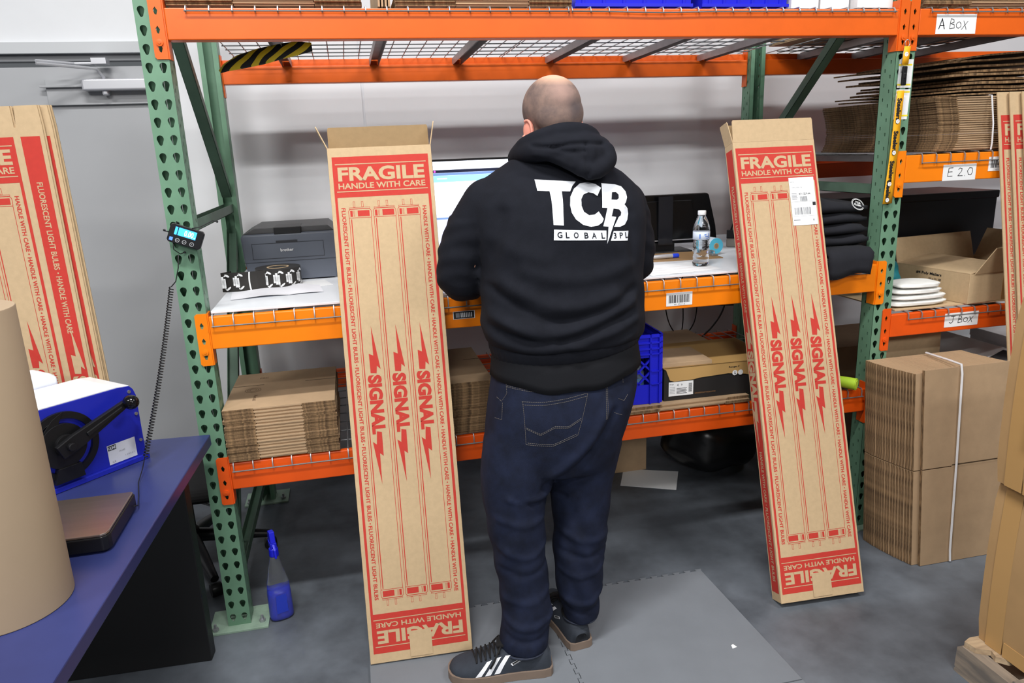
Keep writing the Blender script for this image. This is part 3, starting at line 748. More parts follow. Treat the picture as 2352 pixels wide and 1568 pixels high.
# printer
PRG = mat('charcoal_printer_shell', (92, 98, 110), .45); PRD = mat('dark_printer_top', (74, 74, 76), .4)
p = empty('laser_printer', (.135, .525, ZD), 'grey laser printer with a small logo on the left side of the desk', 'printer')
w, d, h = .355, .35, .185; ch = frame((0, 0, 0), (1, 0, 0), (0, 0, 1), (0, 1, 0))
g = G(); g.prism([(.016, .004), (w-.01, .004), (w, .1), (w, h-.012), (w-.006, h), (.006, h), (0, h-.012), (.004, .1)], 0, d, ch)
g.build('printer_body', PRG, p, bevel=.007, seg=3)
g = G(); g.prism([(.006, h), (w-.006, h), (w-.03, h+.022), (.05, h+.022)], .02, d-.01, ch)
g.box(.125, -.001, h-.003, .225, .14, h+.0235, 1); g.build('output_tray', [PRD, BLACKPL], p, bevel=.002)
F = frame((0, -.0015, 0), (1, 0, 0), (0, 0, 1), (0, -1, 0)); g = G()
ring(g, F, .038, .090, .305, .150, .0014, .0006, 0); rect(g, F, .004, .078, w-.002, .0795, .0006, 0); rect(g, F, .128, .149, .208, .158, .0008, 0)
g.build('front_panel_seam', mat('seam_black', (38, 40, 46), .5), p)
g = G(); put(g, 'brother', F, .142, .116, .048, .0115, 0, .0010, 0, .01); g.build('printer_logo', WHITE, p)
g = G(); FR = frame((w+.0005, 0, 0), (0, 1, 0), (0, 0, 1), (1, 0, 0))
for k in range(6): rect(g, FR, .06, .09+.012*k, .16, .096+.012*k, .0006, 0)
g.build('side_vent', BLACKPL, p)
g = G(); g.tube([(.50, .60, 1.20), (.497, .56, 1.16), (.50, .52, 1.142), (.55, .50, 1.142)], .004, 6)
tag(g.build('printer_cable', BLACKPL, smooth=True), 'black cord at the right side of the printer', 'cable')
# packing tape roll lying in front: black ribbon with white skeleton hands
TB = mat('black_printed_tape', (44, 42, 40), .4)
t = empty('packing_tape_roll', (0, 0, ZD), 'black packing tape roll printed with white skeletal hands, in front of the printer', 'tape roll')
g = G(); h = .070; cx, cy, R = .268, .432, .082
arc = [(cx+R*math.cos(a), cy+R*math.sin(a)) for a in [math.radians(-118+8*i) for i in range(38)]]
path = [(.105, .398), (.074, .362), (.085, .357), (.13, .353)]+[(.165, .352), (.20, .352)]
def ribbon(g, P, z0, z1, t=.0015, mi=0):
    for a, b in zip(P, P[1:]):
        a, b = Vector((*a, 0)), Vector((*b, 0)); dd = (b-a).normalized(); n = Vector((dd.y, -dd.x, 0))*t
        g.add([a+Vector((0, 0, z0)), b+Vector((0, 0, z0)), b+Vector((0, 0, z1)), a+Vector((0, 0, z1)), a-n+Vector((0, 0, z0)), b-n+Vector((0, 0, z0)), b-n+Vector((0, 0, z1)), a-n+Vector((0, 0, z1))],
              [(0, 1, 2, 3), (4, 7, 6, 5), (3, 2, 6, 7), (0, 4, 5, 1), (1, 5, 6, 2), (0, 3, 7, 4)], mi)
ribbon(g, path+[arc[0]], 0, h)
g.build('loose_tape_end', TB, t)
g = G(); g.lathe([(.040, 0), (R, 0), (R, h), (.040, h)], (cx, cy, 0), 44); g.v = g.v; g.build('tape_wound', TB, t, smooth=True)
g = G(); g.lathe([(.034, .001), (.040, .001), (.040, h+.0008), (.034, h+.0008), (.034, .001)], (cx, cy, 0), 36); g.build('cardboard_core', KRAFT, t, smooth=True)
def hand_mark(g, fr):
    f2 = lambda a, b, l=.0008: fr(a, b, l)
    for (a, b, c2, d2) in ((.004, .022, .011, .052), (.012, .016, .020, .058), (.0205, .015, .0275, .050)):
        rect(g, lambda x, y, l: f2(x, y), a, b, c2, d2)
    for (cxx, cyy, an, L2, ww) in ((.034, .060, -28, .020, .0078), (.036, .013, 36, .022, .0070), (.026, .060, 25, .010, .005), (.027, .010, -20, .009, .004)):
        c_, s_ = math.cos(math.radians(an)), math.sin(math.radians(an))
        P = [(cxx+c_*x-s_*y, cyy+s_*x+c_*y) for x, y in circ(0, 0, L2/2, 10, ry=ww/2)]
        g.add([f2(x, y) for x, y in P], [tuple(range(10))])
    for k in range(5): 
        g.add([f2(.005+.0045*k, .030-.001*k, .0012), (f2(.006+.0045*k, .030-.001*k, .0012)), f2(.006+.0045*k, .046, .0012), f2(.005+.0045*k, .046, .0012)], [(0, 1, 2, 3)], 1)
g = G()
for x0 in (.066, .112): hand_mark(g, (lambda x0: (lambda a, b, l: Vector((max(x0+a*.9, .075), .3555-.0002-l+max(0, (.115-(x0+a*.9))*.08)*-1-.0035, b))))(x0))
for a0 in (-131, -101, -70, -38):
    hand_mark(g, (lambda a0: (lambda a, b, l: Vector((cx+(R+l+.0008)*math.cos(math.radians(a0)+a/R*.95), cy+(R+l+.0008)*math.sin(math.radians(a0)+a/R*.95), b))))(a0))
for k in range(10):
    a = math.radians(-143+.0)
g.add([Vector((.172+.001*math.sin(i/6*math.pi)*-3, .3505, .070*i/6)) for i in range(7)]+[Vector((.177+.001*math.sin(i/6*math.pi)*-3, .3505, .070*i/6)) for i in range(7)], [(i, i+7, i+8, i+1) for i in range(6)])
g.build('skeletal_hand_print', [WHITE, TB], t)
# papers
PAPER = mat('crumpled_white_paper', (232, 233, 240), .55, var=.04, vscale=12, bump=.4, bscale=9)
g = G(); vs = []; nx, ny = 16, 10
for j in range(ny+1):
    for i in range(nx+1):
        s, q = i/nx, j/ny; vs.append((s*.31, q*.16, .0006+.006*abs(math.sin(5*s+3*q))*math.sin(math.pi*s)+.010*math.exp(-((s-.75)/.12)**2)*q))
g.add(vs, [(j*(nx+1)+i, j*(nx+1)+i+1, (j+1)*(nx+1)+i+1, (j+1)*(nx+1)+i) for j in range(ny) for i in range(nx)])
o = g.build('paper_sheet', PAPER, smooth='all'); o.location = (.125, .18, ZD+.0006); o.rotation_euler = (0, 0, .10)
tag(o, 'crumpled clear and white film sheet lying in front of the black tape roll', 'paper sheet')
for x, y, w, d, yw, lb in ((.30, .36, .17, .14, .25, 'white paper sheet under the right end of the black tape roll'),):
    g = G(); g.box(0, 0, 0, w, d, .0012); o = g.build('paper_sheet', WHITE); o.location = (x-.0, y-.05, ZD+.0002); o.rotation_euler = (0, 0, yw); tag(o, lb, 'paper sheet')
for i, (x, y, w, d, yw, lb) in enumerate(((1.60, .03, .30, .21, .12, 'white printed paper sheet on the desk in front of the water bottle'), (1.46, .06, .26, .20, -.10, 'white paper sheet on the desk beside the right elbow of the person'))):
    g = G(); g.box(0, 0, 0, w, d, .0006); f5 = frame((0, 0, .0006), (1, 0, 0), (0, 1, 0), (0, 0, 1))
    for k in range(3): line(g, f5, (.02, .03+.05*k), (w-.03, .035+.05*k), .0010, .0002, 1)
    o = g.build('paper_sheet', [WHITE, mat('pale_red_ink', (200, 150, 150), .7)]); o.location = (x, y, ZD+.0003+.0008*i); o.rotation_euler = (0, 0, yw); tag(o, lb, 'paper sheet')
# lit monitor (left)
def slab(g, w, h, t, M, mi=0, r=.008):
    P = [(r, 0), (w-r, 0), (w, r), (w, h-r), (w-r, h), (r, h), (0, h-r), (0, r)]
    g.prism(P, 0, t, lambda a, b, l: M @ Vector((a, l, b)), mi=mi)
mo = empty('computer_monitor', (.862, .40, ZD), 'lit computer monitor with a bright white window, behind the left arm of the person', 'monitor', rz=.05)
MM = Matrix.Translation((0, 0, .065))
g = G(); slab(g, .62, .372, .03, MM); g.build('monitor_housing', BLACKPL, mo, bevel=.002)
g = G(); F = frame((0, -.0004, .065), (1, 0, 0), (0, 0, 1), (0, -1, 0)); rect(g, F, .008, .014, .612, .364, .0004, 0)
def scr(nm, c, e): return mat(nm, c, .3, emit=e)
g.build('screen', scr('screen_white', (235, 240, 255), 1.15), mo)
g = G(); rect(g, F, .008, .322, .612, .333, .0008, 0); rect(g, F, .008, .312, .612, .3215, .0008, 1); rect(g, F, .008, .288, .612, .3115, .0008, 2); rect(g, F, .008, .014, .612, .168, .0008, 3); rect(g, F, .008, .148, .612, .155, .0010, 1)
rect(g, F, .022, .299, .060, .303, .0012, 4); disc(g, F, .014, .3275, .004, .0012, 5)
g.build('screen_content', [scr('screen_dark', (40, 44, 66), .5), scr('screen_blue_grey', (120, 150, 200), .8), scr('screen_light_blue', (150, 215, 250), 1.0), scr('screen_lavender', (205, 210, 245), .9), scr('screen_text', (250, 252, 255), 1.1), scr('screen_pink', (240, 90, 220), .9)], mo)
g = G(); g.box(.28, .012, .02, .34, .03, .09); g.lathe([(.11, 0), (.11, .006), (.03, .02), (0, .02)], (.31, .06, 0), 32); g.build('monitor_stand', BLACKPL, mo, bevel=.002)
# dark monitor (right), back side with tape
m2 = empty('computer_monitor', (1.705, .635, ZD), 'switched-off black monitor with clear tape on it, behind the water bottle', 'monitor', rz=-.06)
g = G(); P = [(.0, .03), (.455, .03), (.448, .10), (.415, .238), (.405, .246), (.02, .246), (.0, .235)]
g.prism(P, 0, .025, lambda a, b, l: Vector((a, l+.04*(b), b))); g.prism([(.05, .05), (.36, .05), (.33, .22), (.08, .22)], -.0, -.014, lambda a, b, l: Vector((a, l+.04*b, b)))
g.build('monitor_housing', mat('glossy_black_plastic', (14, 14, 16), .22), m2, bevel=.004)
g = G(); g.box(.17, -.022, .028, .235, -.0146, .24); g.build('clear_tape', mat('glossy_clear_tape', (34, 36, 42), .08, bump=.6, bscale=18), m2)
g = G(); g.box(.10, -.012, .045, .38, -.006, .049); g.build('silver_trim', ALU, m2)
g = G(); g.box(.16, -.010, .0, .25, .02, .035); g.box(.10, -.07, 0, .31, .07, .006); g.build('monitor_stand', BLACKPL, m2, bevel=.002)
# water bottle
CLEAR = mat('clear_plastic', (250, 252, 255), .04, trans=1.0, ior=1.33)
wb = empty('water_bottle', (1.858, .166, ZD), 'clear plastic water bottle with a pale label standing on the right desktop', 'water bottle')
pr = [(0, .002), (.022, .0), (.0300, .005), (.0315, .012)]
for k in range(9): pr += [(.0318-.002*(k > 2)*(k < 6), .016+.0095*k), (.0290-.003*(k > 2)*(k < 6), .0205+.0095*k)]
pr += [(.0315, .104), (.0318, .130), (.0312, .146), (.027, .165), (.0185, .184), (.0135, .194), (.0132, .204)]
g = G(); g.lathe(pr, n=40); g.build('bottle_body', CLEAR, wb, smooth='all')
g = G(); g.lathe([(.0322, .104), (.0322, .134)], n=40); F = lambda a, b, l: Vector(((.0324+l)*math.sin(a/.032), -(.0324+l)*math.cos(a/.032), b))
g.build('bottle_label', mat('bottle_label_white', (218, 228, 244), .4), wb, smooth='all')
g = G()
for x0, x1, z0, z1 in ((-.004, .004, .121, .125), (-.001, .012, .115, .118), (.014, .018, .110, .128), (-.022, -.018, .108, .126), (.002, .012, .108, .110)): 
    g.add([F(x0, z0, .0004), F((x0+x1)/2, z0, .0004), F(x1, z0, .0004), F(x1, z1, .0004), F((x0+x1)/2, z1, .0004), F(x0, z1, .0004)], [(0, 1, 4, 5), (1, 2, 3, 4)])
g.build('label_print', mat('bottle_print_blue', (70, 120, 215), .5), wb)
g = G(); g.lathe([(.0150, .196), (.0155, .197), (.0155, .210), (.0140, .212), (0, .212)], n=28); g.build('bottle_cap', WHITE, wb, smooth=True)
# label roll, clipboard, marker, glasses case
t = empty('label_roll', (2.045, .40, ZD+.0385), 'roll of labels with a bright blue end lying on the desk behind the water bottle', 'label roll', rz=.12)
Mx = Matrix.Rotation(math.radians(-90), 3, 'X')
g = G(); g.lathe([(.0125, -.002), (.033, -.002), (.033, .0), (.0125, .0)], n=36, M=Mx); g.build('roll_end', mat('sky_blue_film', (90, 190, 222), .4), t)
g = G(); g.lathe([(.0125, .0), (.0335, .0), (.0335, .10), (.0125, .10), (.0125, 0)], n=36, M=Mx); g.build('roll_body', mat('roll_paper', (200, 214, 228), .5), t, smooth=True)
g = G(); g.lathe([(.0098, -.003), (.0125, -.003), (.0125, .10), (.0098, .10), (.0098, -.003)], n=28, M=Mx); g.build('cardboard_core', KRAFT, t, smooth=True)
t = empty('clipboard', (1.70, .335, ZD), 'brown hardboard clipboard lying on the desk behind the water bottle', 'clipboard', rz=-.02)
g = G(); g.prism([(0, 0), (.33, -.02), (.335, .19), (.0, .20)], 0, .004, frame((0, 0, 0), (1, 0, 0), (0, 1, 0), (0, 0, 1))); g.build('board', mat('hardboard_brown', (150, 118, 80), .6), t)
g = G(); g.box(.300, .02, .004, .328, .11, .012); g.tube([(.315, .03, .012), (.318, .035, .022), (.318, .095, .022), (.315, .10, .012)], .0035, 6); g.build('metal_clip', GALV, t, bevel=.002)
t = empty('marker_pen', (1.745, .372, ZD+.0135), 'silver marker pen with a blue cap lying on the clipboard', 'marker pen', rz=.03)
My = Matrix.Rotation(math.radians(90), 3, 'Y')
g = G(); g.lathe([(0, 0), (.008, .001), (.009, .01), (.009, .100), (0, .1)], n=18, M=My); g.build('barrel', ALU, t, smooth=True)
g = G(); g.lathe([(.0095, .09), (.0095, .115), (.007, .119), (0, .119)], n=18, M=My); g.build('cap', mat('blue_cap', (40, 70, 220), .4), t, smooth=True)
g = G(); g.tube([(1.69, .40, ZD+.012), (1.75, .41, ZD+.012)], .008, 10); tag(g.build('pen', mat('grey_pen', (150, 152, 158), .4), smooth=True), 'short grey pen behind the marker pen', 'pen')
# power strip + cords
t = empty('power_strip', (2.20, .60, ZD), 'beige power strip on the desk behind the right tall box', 'power strip', rz=-.6)
g = G(); g.box(0, 0, 0, .26, .05, .038); g.build('housing', mat('dusty_beige_plastic', (150, 144, 136), .5), t, bevel=.006, seg=3)
g = G(); g.box(.0, .012, .038, .035, .038, .075); g.tube([(.017, .025, .075), (.03, .03, .12), (.10, .05, .16), (.16, .06, .165)], .004, 6); g.build('plug', BLACKPL, t, smooth=True)
g = G(); g.tube([(.06, .02, .042), (.075, -.02, .058), (.09, -.045, .035), (.095, -.05, .003)], .0045, 6); g.build('cord', BLACKPL, t, smooth=True)
for pts, lb in ((((2.08, 1.0, .90), (2.095, 1.0, .768), (2.125, 1.0, .68), (2.183, 1.0, .622), (2.25, 1.0, .69), (2.268, 1.0, .80), (2.27, 1.0, .92)), 'black cable loop hanging below the desk behind the shelf, left one'),
                (((2.19, 1.02, .90), (2.20, 1.02, .72), (2.188, 1.02, .62), (2.175, 1.02, .56)), 'thin grey cable hanging straight below the desk behind the shelf'),
                (((2.45, 1.01, .92), (2.426, 1.01, .763), (2.37, 1.01, .67), (2.29, 1.01, .60), (2.25, 1.01, .57)), 'thick black cable sagging below the desk, nearest the right tall box')):
    q = []; P = [Vector(x) for x in pts]
    P = [P[0]]+P+[P[-1]]
    for i in range(1, len(P)-2):
        for k in range(6):
            t_ = k/6; a, b, c_, d_ = P[i-1], P[i], P[i+1], P[i+2]
            q.append(.5*((2*b)+(-a+c_)*t_+(2*a-5*b+4*c_-d_)*t_**2+(-a+3*b-3*c_+d_)*t_**3))
    q.append(P[-2]); q[0].z = 1.02; g = G(); g.tube(q, .0045 if 'thick' in lb else .003, 6); tag(g.build('hanging_cable', BLACKPL, smooth='all'), lb, 'cable')
g = G(); g.tube([(2.40, 1.37, .72), (2.6, 1.365, .69), (3.0, 1.37, .66)], .005, 6); tag(g.build('wall_cable', BLACKPL, smooth='all'), 'black cable along the wall behind the right rack upright', 'cable')
# folded black sweatshirts
SW = mat('black_sweatshirt_fleece', (26, 27, 34), .95, var=.10, vscale=40, bump=.3, bscale=700)
for i in range(5):
    rnd = random.Random(30+i); w, d, h = .232, .30, .041
    g = G(); nx, ny = 16, 14; vs = []
    for k in (0, 1):
        for j in range(ny+1):
            for q in range(nx+1):
                s, v_ = q/nx, j/ny; ex = (1-abs(2*s-1)**5)*(1-abs(2*v_-1)**5)
                zz = (.5-.0+.5*(2*k-1)*(.35+.65*ex**.22))*h*.97+.004*math.sin(7*s+i*1.3+3*v_)*(1 if k else .6)
                if i == 4 and k: zz += .034*math.exp(-((s-.18)/.30)**2-((v_-.55)/.35)**2)
                if i == 0 and k == 0: zz = max(zz, .0008)
                bulge = .010*math.sin(3.2*v_+i)*(abs(2*s-1))
                vs.append((w*(s-.5)*(1+.03*math.sin(i*2.1))+bulge*(1 if s > .5 else -1), d*v_-.006*math.sin(9*s+i), zz))
    n = (nx+1)*(ny+1); I = lambda a, b, k: k*n+b*(nx+1)+a; fs = []
    for j in range(ny):
        for q in range(nx): fs += [(I(q, j, 1), I(q+1, j, 1), I(q+1, j+1, 1), I(q, j+1, 1)), (I(q, j, 0), I(q, j+1, 0), I(q+1, j+1, 0), I(q+1, j, 0))]
    for q in range(nx): fs += [(I(q, 0, 0), I(q+1, 0, 0), I(q+1, 0, 1), I(q, 0, 1)), (I(q+1, ny, 0), I(q, ny, 0), I(q, ny, 1), I(q+1, ny, 1))]
    for j in range(ny): fs += [(I(0, j+1, 0), I(0, j, 0), I(0, j, 1), I(0, j+1, 1)), (I(nx, j, 0), I(nx, j+1, 0), I(nx, j+1, 1), I(nx, j, 1))]
    g.add(vs, fs)
    r = empty('folded_sweatshirt', (2.375+rnd.uniform(-.006, .008), .045+rnd.uniform(-.008, .01), ZD+.0150+i*.0412), nth(i, 5)+(' folded black sweatshirt beside the right upright' if i < 4 else ' folded black sweatshirt beside the right upright, white emblem showing'), 'folded clothing', 'folded black sweatshirts', rnd.uniform(-.05, .05))
    g.build('folded_body', SW, r, smooth='all')
    if i == 4:
        g = G(); F = frame((.062, -.010, -.002), (.95, .02, -.28), (.22, .45, .80), (.1, -.95, .45))
        for rad in (.030, .026):
            c1 = circ(0, .04, rad, 28, ry=rad*.8)
            for a, b in zip(c1, c1[1:]+c1[:1]): line(g, F, a, b, .0016, .004)
        put(g, 'GLOBAL', F, -.018, .032, .036, .009, 0, .004, 0, .03); put(g, 'TCB', F, -.013, .043, .026, .009, 0, .004, 0, .03)
        g.build('white_emblem', WHITE, r)
    if i == 0:
        g = G(); vs = []; nx = 10
        for j in range(7):
            for q in range(nx+1):
                s, v_ = q/nx, j/6; vs.append((-.105+.19*s-.02*v_*s, .012-.100*min(1, v_*2.2)-.004*math.sin(8*s)-.002*v_, .034-.16*max(0, v_-.42)-.010*math.sin(5*s+1)*v_))
        g.add(vs, [(j*(nx+1)+q, j*(nx+1)+q+1, (j+1)*(nx+1)+q+1, (j+1)*(nx+1)+q) for j in range(6) for q in range(nx)])
        o = g.build('hanging_sleeve', SW, r, smooth='all'); so = o.modifiers.new('s', 'SOLIDIFY'); so.thickness = .008
# ------------------------------------------------------------------ bottom shelf: crate, shoe box
def crate(x, y, z, w, d, h):
    r = empty('milk_crate', (x, y, z), 'blue plastic milk crate full of bottles, right of the person', 'crate', rz=-.03)
    g = G(); T = .006
    def side(fr, w):
        # frame bars and diamond lattice
        for z0, z1 in ((0, .075), (h-.012, h), (h-.035, h-.029), (h-.058, h-.052), (h-.078, h-.072)):
            g.prism([(0, z0), (w, z0), (w, z1), (0, z1)], 0, T+(.006 if z1 < h-.011 and z0 > .08 or z0 == h-.012 else 0), fr)
        g.prism([(0, h-.09), (w, h-.09), (w, h), (0, h)], 0, T*.6, fr)
        for a, b in ((0, .040), (w-.040, w)): g.prism([(a, .07), (b, .07), (b, h-.08), (a, h-.08)], 0, T, fr)
        for a in (0, .036, w-.042, w-.006, w/2-.003): g.prism([(a, 0), (a+.006, 0), (a+.006, h), (a, h)], 0, T+.006, fr) if abs(a-w/2) > .01 else None
        for zz in (.075, .125): g.prism([(w-.040, zz), (w, zz), (w, zz+.005), (w-.040, zz+.005)], 0, T+.006, fr); g.prism([(0, zz), (.040, zz), (.040, zz+.005), (0, zz+.005)], 0, T+.006, fr)
        x0, x1, z0, z1 = .040, w-.040, .075, h-.09; st = (x1-x0)/5; k = -4
        while k <= 9:
            for sg in (1, -1):
                a = Vector((x0+k*st, z0 if sg > 0 else z1)); L = z1-z0; b = a+Vector((L*1.0, sg*L))
                # clip
                t0 = max(0, (x0-a.x)/(b.x-a.x)); t1 = min(1, (x1-a.x)/(b.x-a.x))
                if t1 > t0:
                    p_, q_ = a+(b-a)*t0, a+(b-a)*t1; dd = (q_-p_).normalized(); n_ = Vector((-dd.y, dd.x))*.0035
                    g.prism([tuple(p_+n_), tuple(p_-n_), tuple(q_-n_), tuple(q_+n_)], 0, T, fr)
            k += 1
    side(frame((0, 0, 0), (1, 0, 0), (0, 0, 1), (0, -1, 0)), w); side(frame((w, 0, 0), (0, 1, 0), (0, 0, 1), (1, 0, 0)), d)
    side(frame((0, d, 0), (0, -1, 0), (0, 0, 1), (-1, 0, 0)), d); side(frame((w, d, 0), (-1, 0, 0), (0, 0, 1), (0, 1, 0)), w)
    g.box(0, 0, 0, w, d, .006)
    g.build('crate_body', BLUEPL, r); return r
crate(1.314, .042, .6505, .320, .32, .27)
SM = mat('small_bottle_glass', (190, 205, 225), .1, trans=.6); LBm = mat('small_bottle_label', (120, 170, 225), .4)
proto = None
for i in range(4):
    for j in range(3):
        loc = (1.375+.065*i, .10+.085*j, .658)
        lb = 'small clear bottle inside the blue milk crate, seen through the lattice'
        lb = ('front', 'middle', 'rear')[j]+'-row small bottle in the milk crate, '+('leftmost', 'second from the left', 'second from the right', 'rightmost')[i]
        if proto is None:
            proto = empty('small_bottle', loc, lb, 'bottle', 'bottles in the milk crate')
            g = G(); g.lathe([(0, 0), (.026, 0), (.028, .006), (.028, .10), (.012, .135), (.012, .16), (0, .16)], n=18); g.build('bottle_body', SM, proto, smooth=True)
            g = G(); g.lathe([(.0285, .03), (.0285, .08)], n=18); g.build('bottle_label', LBm, proto, smooth=True)
            g = G(); g.lathe([(.014, .15), (.014, .17), (0, .17)], n=14); g.build('cap', BLACKPL, proto)
        else: dup(proto, lb, location=loc)
# shoe box
SBZ = .6495
sb = empty('shoe_box', (1.655, .035, SBZ), 'black and tan shoe box with a white size label on the bottom shelf', 'shoe box', rz=-.02)
g = G(); w, d, h = .46, .33, .128; g.box(0, 0, 0, w, d, h); g.build('box_base', mat('matt_black_card', (30, 28, 28), .7), sb, bevel=.001)
g = G(); TAN = mat('tan_shoe_box_lid', (188, 150, 92), .7)
g.box(-.003, -.003, h-.0, w+.003, d+.003, h+.003)
P = [(-.002, h), (.006, h-.004), (.022, h-.046), (.04, h-.052), (.12, h-.050), (.14, h-.046), (.26, h-.040), (.33, h-.048), (.38, h-.060), (.42, h-.066), (w+.003, h-.068), (w+.003, h+.003), (-.003, h+.003)]
g.prism(P, 0, .003, frame((0, 0, 0), (1, 0, 0), (0, 0, 1), (0, -1, 0))); g.build('lid', TAN, sb)
F = frame((0, -.0032, 0), (1, 0, 0), (0, 0, 1), (0, -1, 0))
g = G(); rect(g, F, .018, .018, .118, .074, -.0012, 0)
put(g, 'Range', F, .022, .062, .016, .005, 0, -.0008, 1); put(g, '42', F, .052, .057, .008, .008, 0, -.0008, 1); put(g, '9', F, .068, .057, .005, .008, 0, -.0008, 1)
for k in range(5): rect(g, F, .050, .026+.005*k, .092-.004*(k % 2), .028+.005*k, -.0008, 1)
for k in range(5): rect(g, F, .022, .028+.006*k, .044, .030+.006*k, -.0008, 2)
for k in range(12): rect(g, F, .099, .030+.0030*k, .113, .0315+.0030*k, -.0008, 1)
g.build('size_label', [WHITE, BLACKINK, mat('pale_grey_ink', (170, 172, 176), .6)], sb)
g = G(); put(g, 'RANGEFOOTWEAR.COM', F, .125, .0185, .085, .0055, 0, -.0010, 0); put(g, 'Range //', F, .262, h-.020, .045, .008, 0, .0004, 1, .03)
g.build('box_print', [mat('bronze_print', (150, 110, 70), .6), BLACKINK], sb)
g = G(); disc(g, F, .288, h-.040, .0105, .0006, 0); disc(g, F, .312, h-.040, .0105, .0006, 0); rect(g, F, .2865, h-.046, .2895, h-.034, .0010, 1); rect(g, F, .2895, h-.046, .292, h-.043, .001, 1)
g.build('round_icon', [WHITE, BLACKINK], sb)
g = G(); g.box(0, 0, 0, .20, .20, .016); o = g.build('flat_mailer_box', KRAFTD, bevel=.001); o.location = (1.650, .040, SBZ+h+.0035); o.rotation_euler = (0, 0, -.03)
tag(o, 'thin brown mailer box lying on the shoe box lid', 'cardboard box')
g = G(); g.box(0, 0, 0, .45, .30, .016); o = g.build('flat_brown_box', KRAFTD, bevel=.001); o.location = (1.70, .44, .6497); tag(o, 'dark flat brown box behind the shoe box', 'cardboard box')
g = G(); g.box(0, 0, 0, .50, .26, .035); o = g.build('brown_carton', KRAFTD, bevel=.002); o.location = (1.72, .75, .6255); tag(o, 'low brown carton at the back of the bottom shelf behind the shoe box', 'cardboard box')
# lime foam tube
LIME = mat('lime_green_foam', (170, 205, 50), .6)
t = empty('foam_tube', (0, 0, 0), 'lime green foam tube poking out right of the tall box on the bottom shelf', 'foam tube')
g = G(); a, b = Vector((2.20, .30, .668)), Vector((2.438, -.035, .655))
q = [a+(b-a)*i/14 for i in range(15)]; g.tube(q, [.021]*12+[.0215, .023, .024], 20); g.build('tube_body', LIME, t, smooth=True)
g = G(); d = (b-a).normalized(); g.tube([b, b+d*.0015], .0185, 20); g.build('end_cap', mat('lime_end', (196, 224, 70), .5), t)
# ------------------------------------------------------------------ right bay contents
GB = .9255
g = G(); g.box(0, 0, 0, .60, .55, .005); o = g.build('flat_cardboard_panel', KRAFT); o.location = (2.625, .015, GB-.0015); tag(o, 'cardboard sheet lying on the J BOX shelf under the white pouches', 'cardboard sheet')
pb = empty('open_carton', (2.945, -.002, GB+.0045), 'open brown carton printed Poly Mailers on the J BOX shelf', 'cardboard box', rz=math.radians(7))
w, d, h = .46, .36, .120; g = G(); T = .004
g.box(0, 0, 0, w, T, h); g.box(0, d-T, 0, w, d, h); g.box(0, T, 0, T, d-T, h); g.box(w-T, T, 0, w, d-T, h); g.box(T, T, 0, w-T, d-T, T); g.build('carton_body', KRAFT, pb, bevel=.001)
def pflap(o, u, v, n, ww, hh, ang, nm='flap'):
    v2 = Vector(v)*math.cos(ang)+Vector(n)*math.sin(ang); n2 = Vector(n)*math.cos(ang)-Vector(v)*math.sin(ang); g = G()
    g.prism([(.002, 0), (ww-.002, 0), (ww-.006, hh), (.006, hh)], 0, .0035, frame(o, u, v2, n2)); g.build(nm, KRAFT, pb)
pflap((0, 0, h), (0, 1, 0), (1, 0, 0), (0, 0, 1), d, .20, math.radians(8)); pflap((0, d, h), (1, 0, 0), (0, .15, 1), (0, 1, 0), w, .11, .1)
pflap((w, 0, h), (0, 1, 0), (.1, 0, 1), (1, 0, 0), d, .13, .35); pflap((.02, 0, h), (1, 0, 0), (.45, -.05, .9), (0, -1, 0), w-.1, .12, .25)
F = frame((-.0006, d, 0), (0, -1, 0), (0, 0, 1), (-1, 0, 0)); g = G()
put(g, '#4 Poly Mailers', F, .105, .090, .125, .015, 0, .0006, 0, .03); put(g, '9.5 x 13 / 100', F, .17, .074, .060, .009, 0, .0006, 0, .02); g.build('carton_print', BLACKINK, pb)
g = G(); g.box(w*.40, -.0009, 0, w*.52, -.0002, h); g.build('brown_packing_tape', mat('brown_tape', (160, 118, 66), .35), pb)
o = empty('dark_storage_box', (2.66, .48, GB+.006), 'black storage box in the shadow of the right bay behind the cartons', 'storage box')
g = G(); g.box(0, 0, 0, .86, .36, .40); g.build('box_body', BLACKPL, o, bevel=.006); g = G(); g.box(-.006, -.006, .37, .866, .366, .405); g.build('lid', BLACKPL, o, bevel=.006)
TEAL = mat('teal_plastic_bag', (30, 120, 130), .35, var=.15, vscale=12)
def blob(name, M, c, r, amp, fr, seed, label, cat, n=28, mm=18, grp=None, flat=False):
    g = G(); g.ell((0, 0, 0), (1, 1, 1), n=n, m=mm); rnd = random.Random(seed); ph = [rnd.uniform(0, 6) for _ in range(6)]; vs = []
    for v in g.v:
        v = Vector(v); k = 1+amp*(math.sin(fr*v.x*3+ph[0])*math.sin(fr*v.y*2.3+ph[1])+.6*math.sin(fr*v.z*4+ph[2]+2*v.x)+.5*math.sin(fr*5*v.x+ph[3])*math.sin(fr*4.2*v.z+ph[4]))
        e = .6 if flat else 1
        v = Vector([math.copysign(abs(a)**e, a) for a in v])*k
        vs.append((c[0]+v.x*r[0], c[1]+v.y*r[1], max(c[2]+v.z*r[2], c[2]-r[2]*.98)))
    g.v = vs; o = g.build(name, M, smooth='all'); return tag(o, label, cat, grp)
blob('plastic_bag', TEAL, (2.795, .345, GB+.090), (.070, .12, .082), .08, 1.6, 3, 'teal plastic bag behind the open Poly Mailers carton', 'plastic bag')
POU = mat('white_foam_pouch', (236, 236, 232), .6, var=.04, vscale=30, bump=.5, bscale=55)
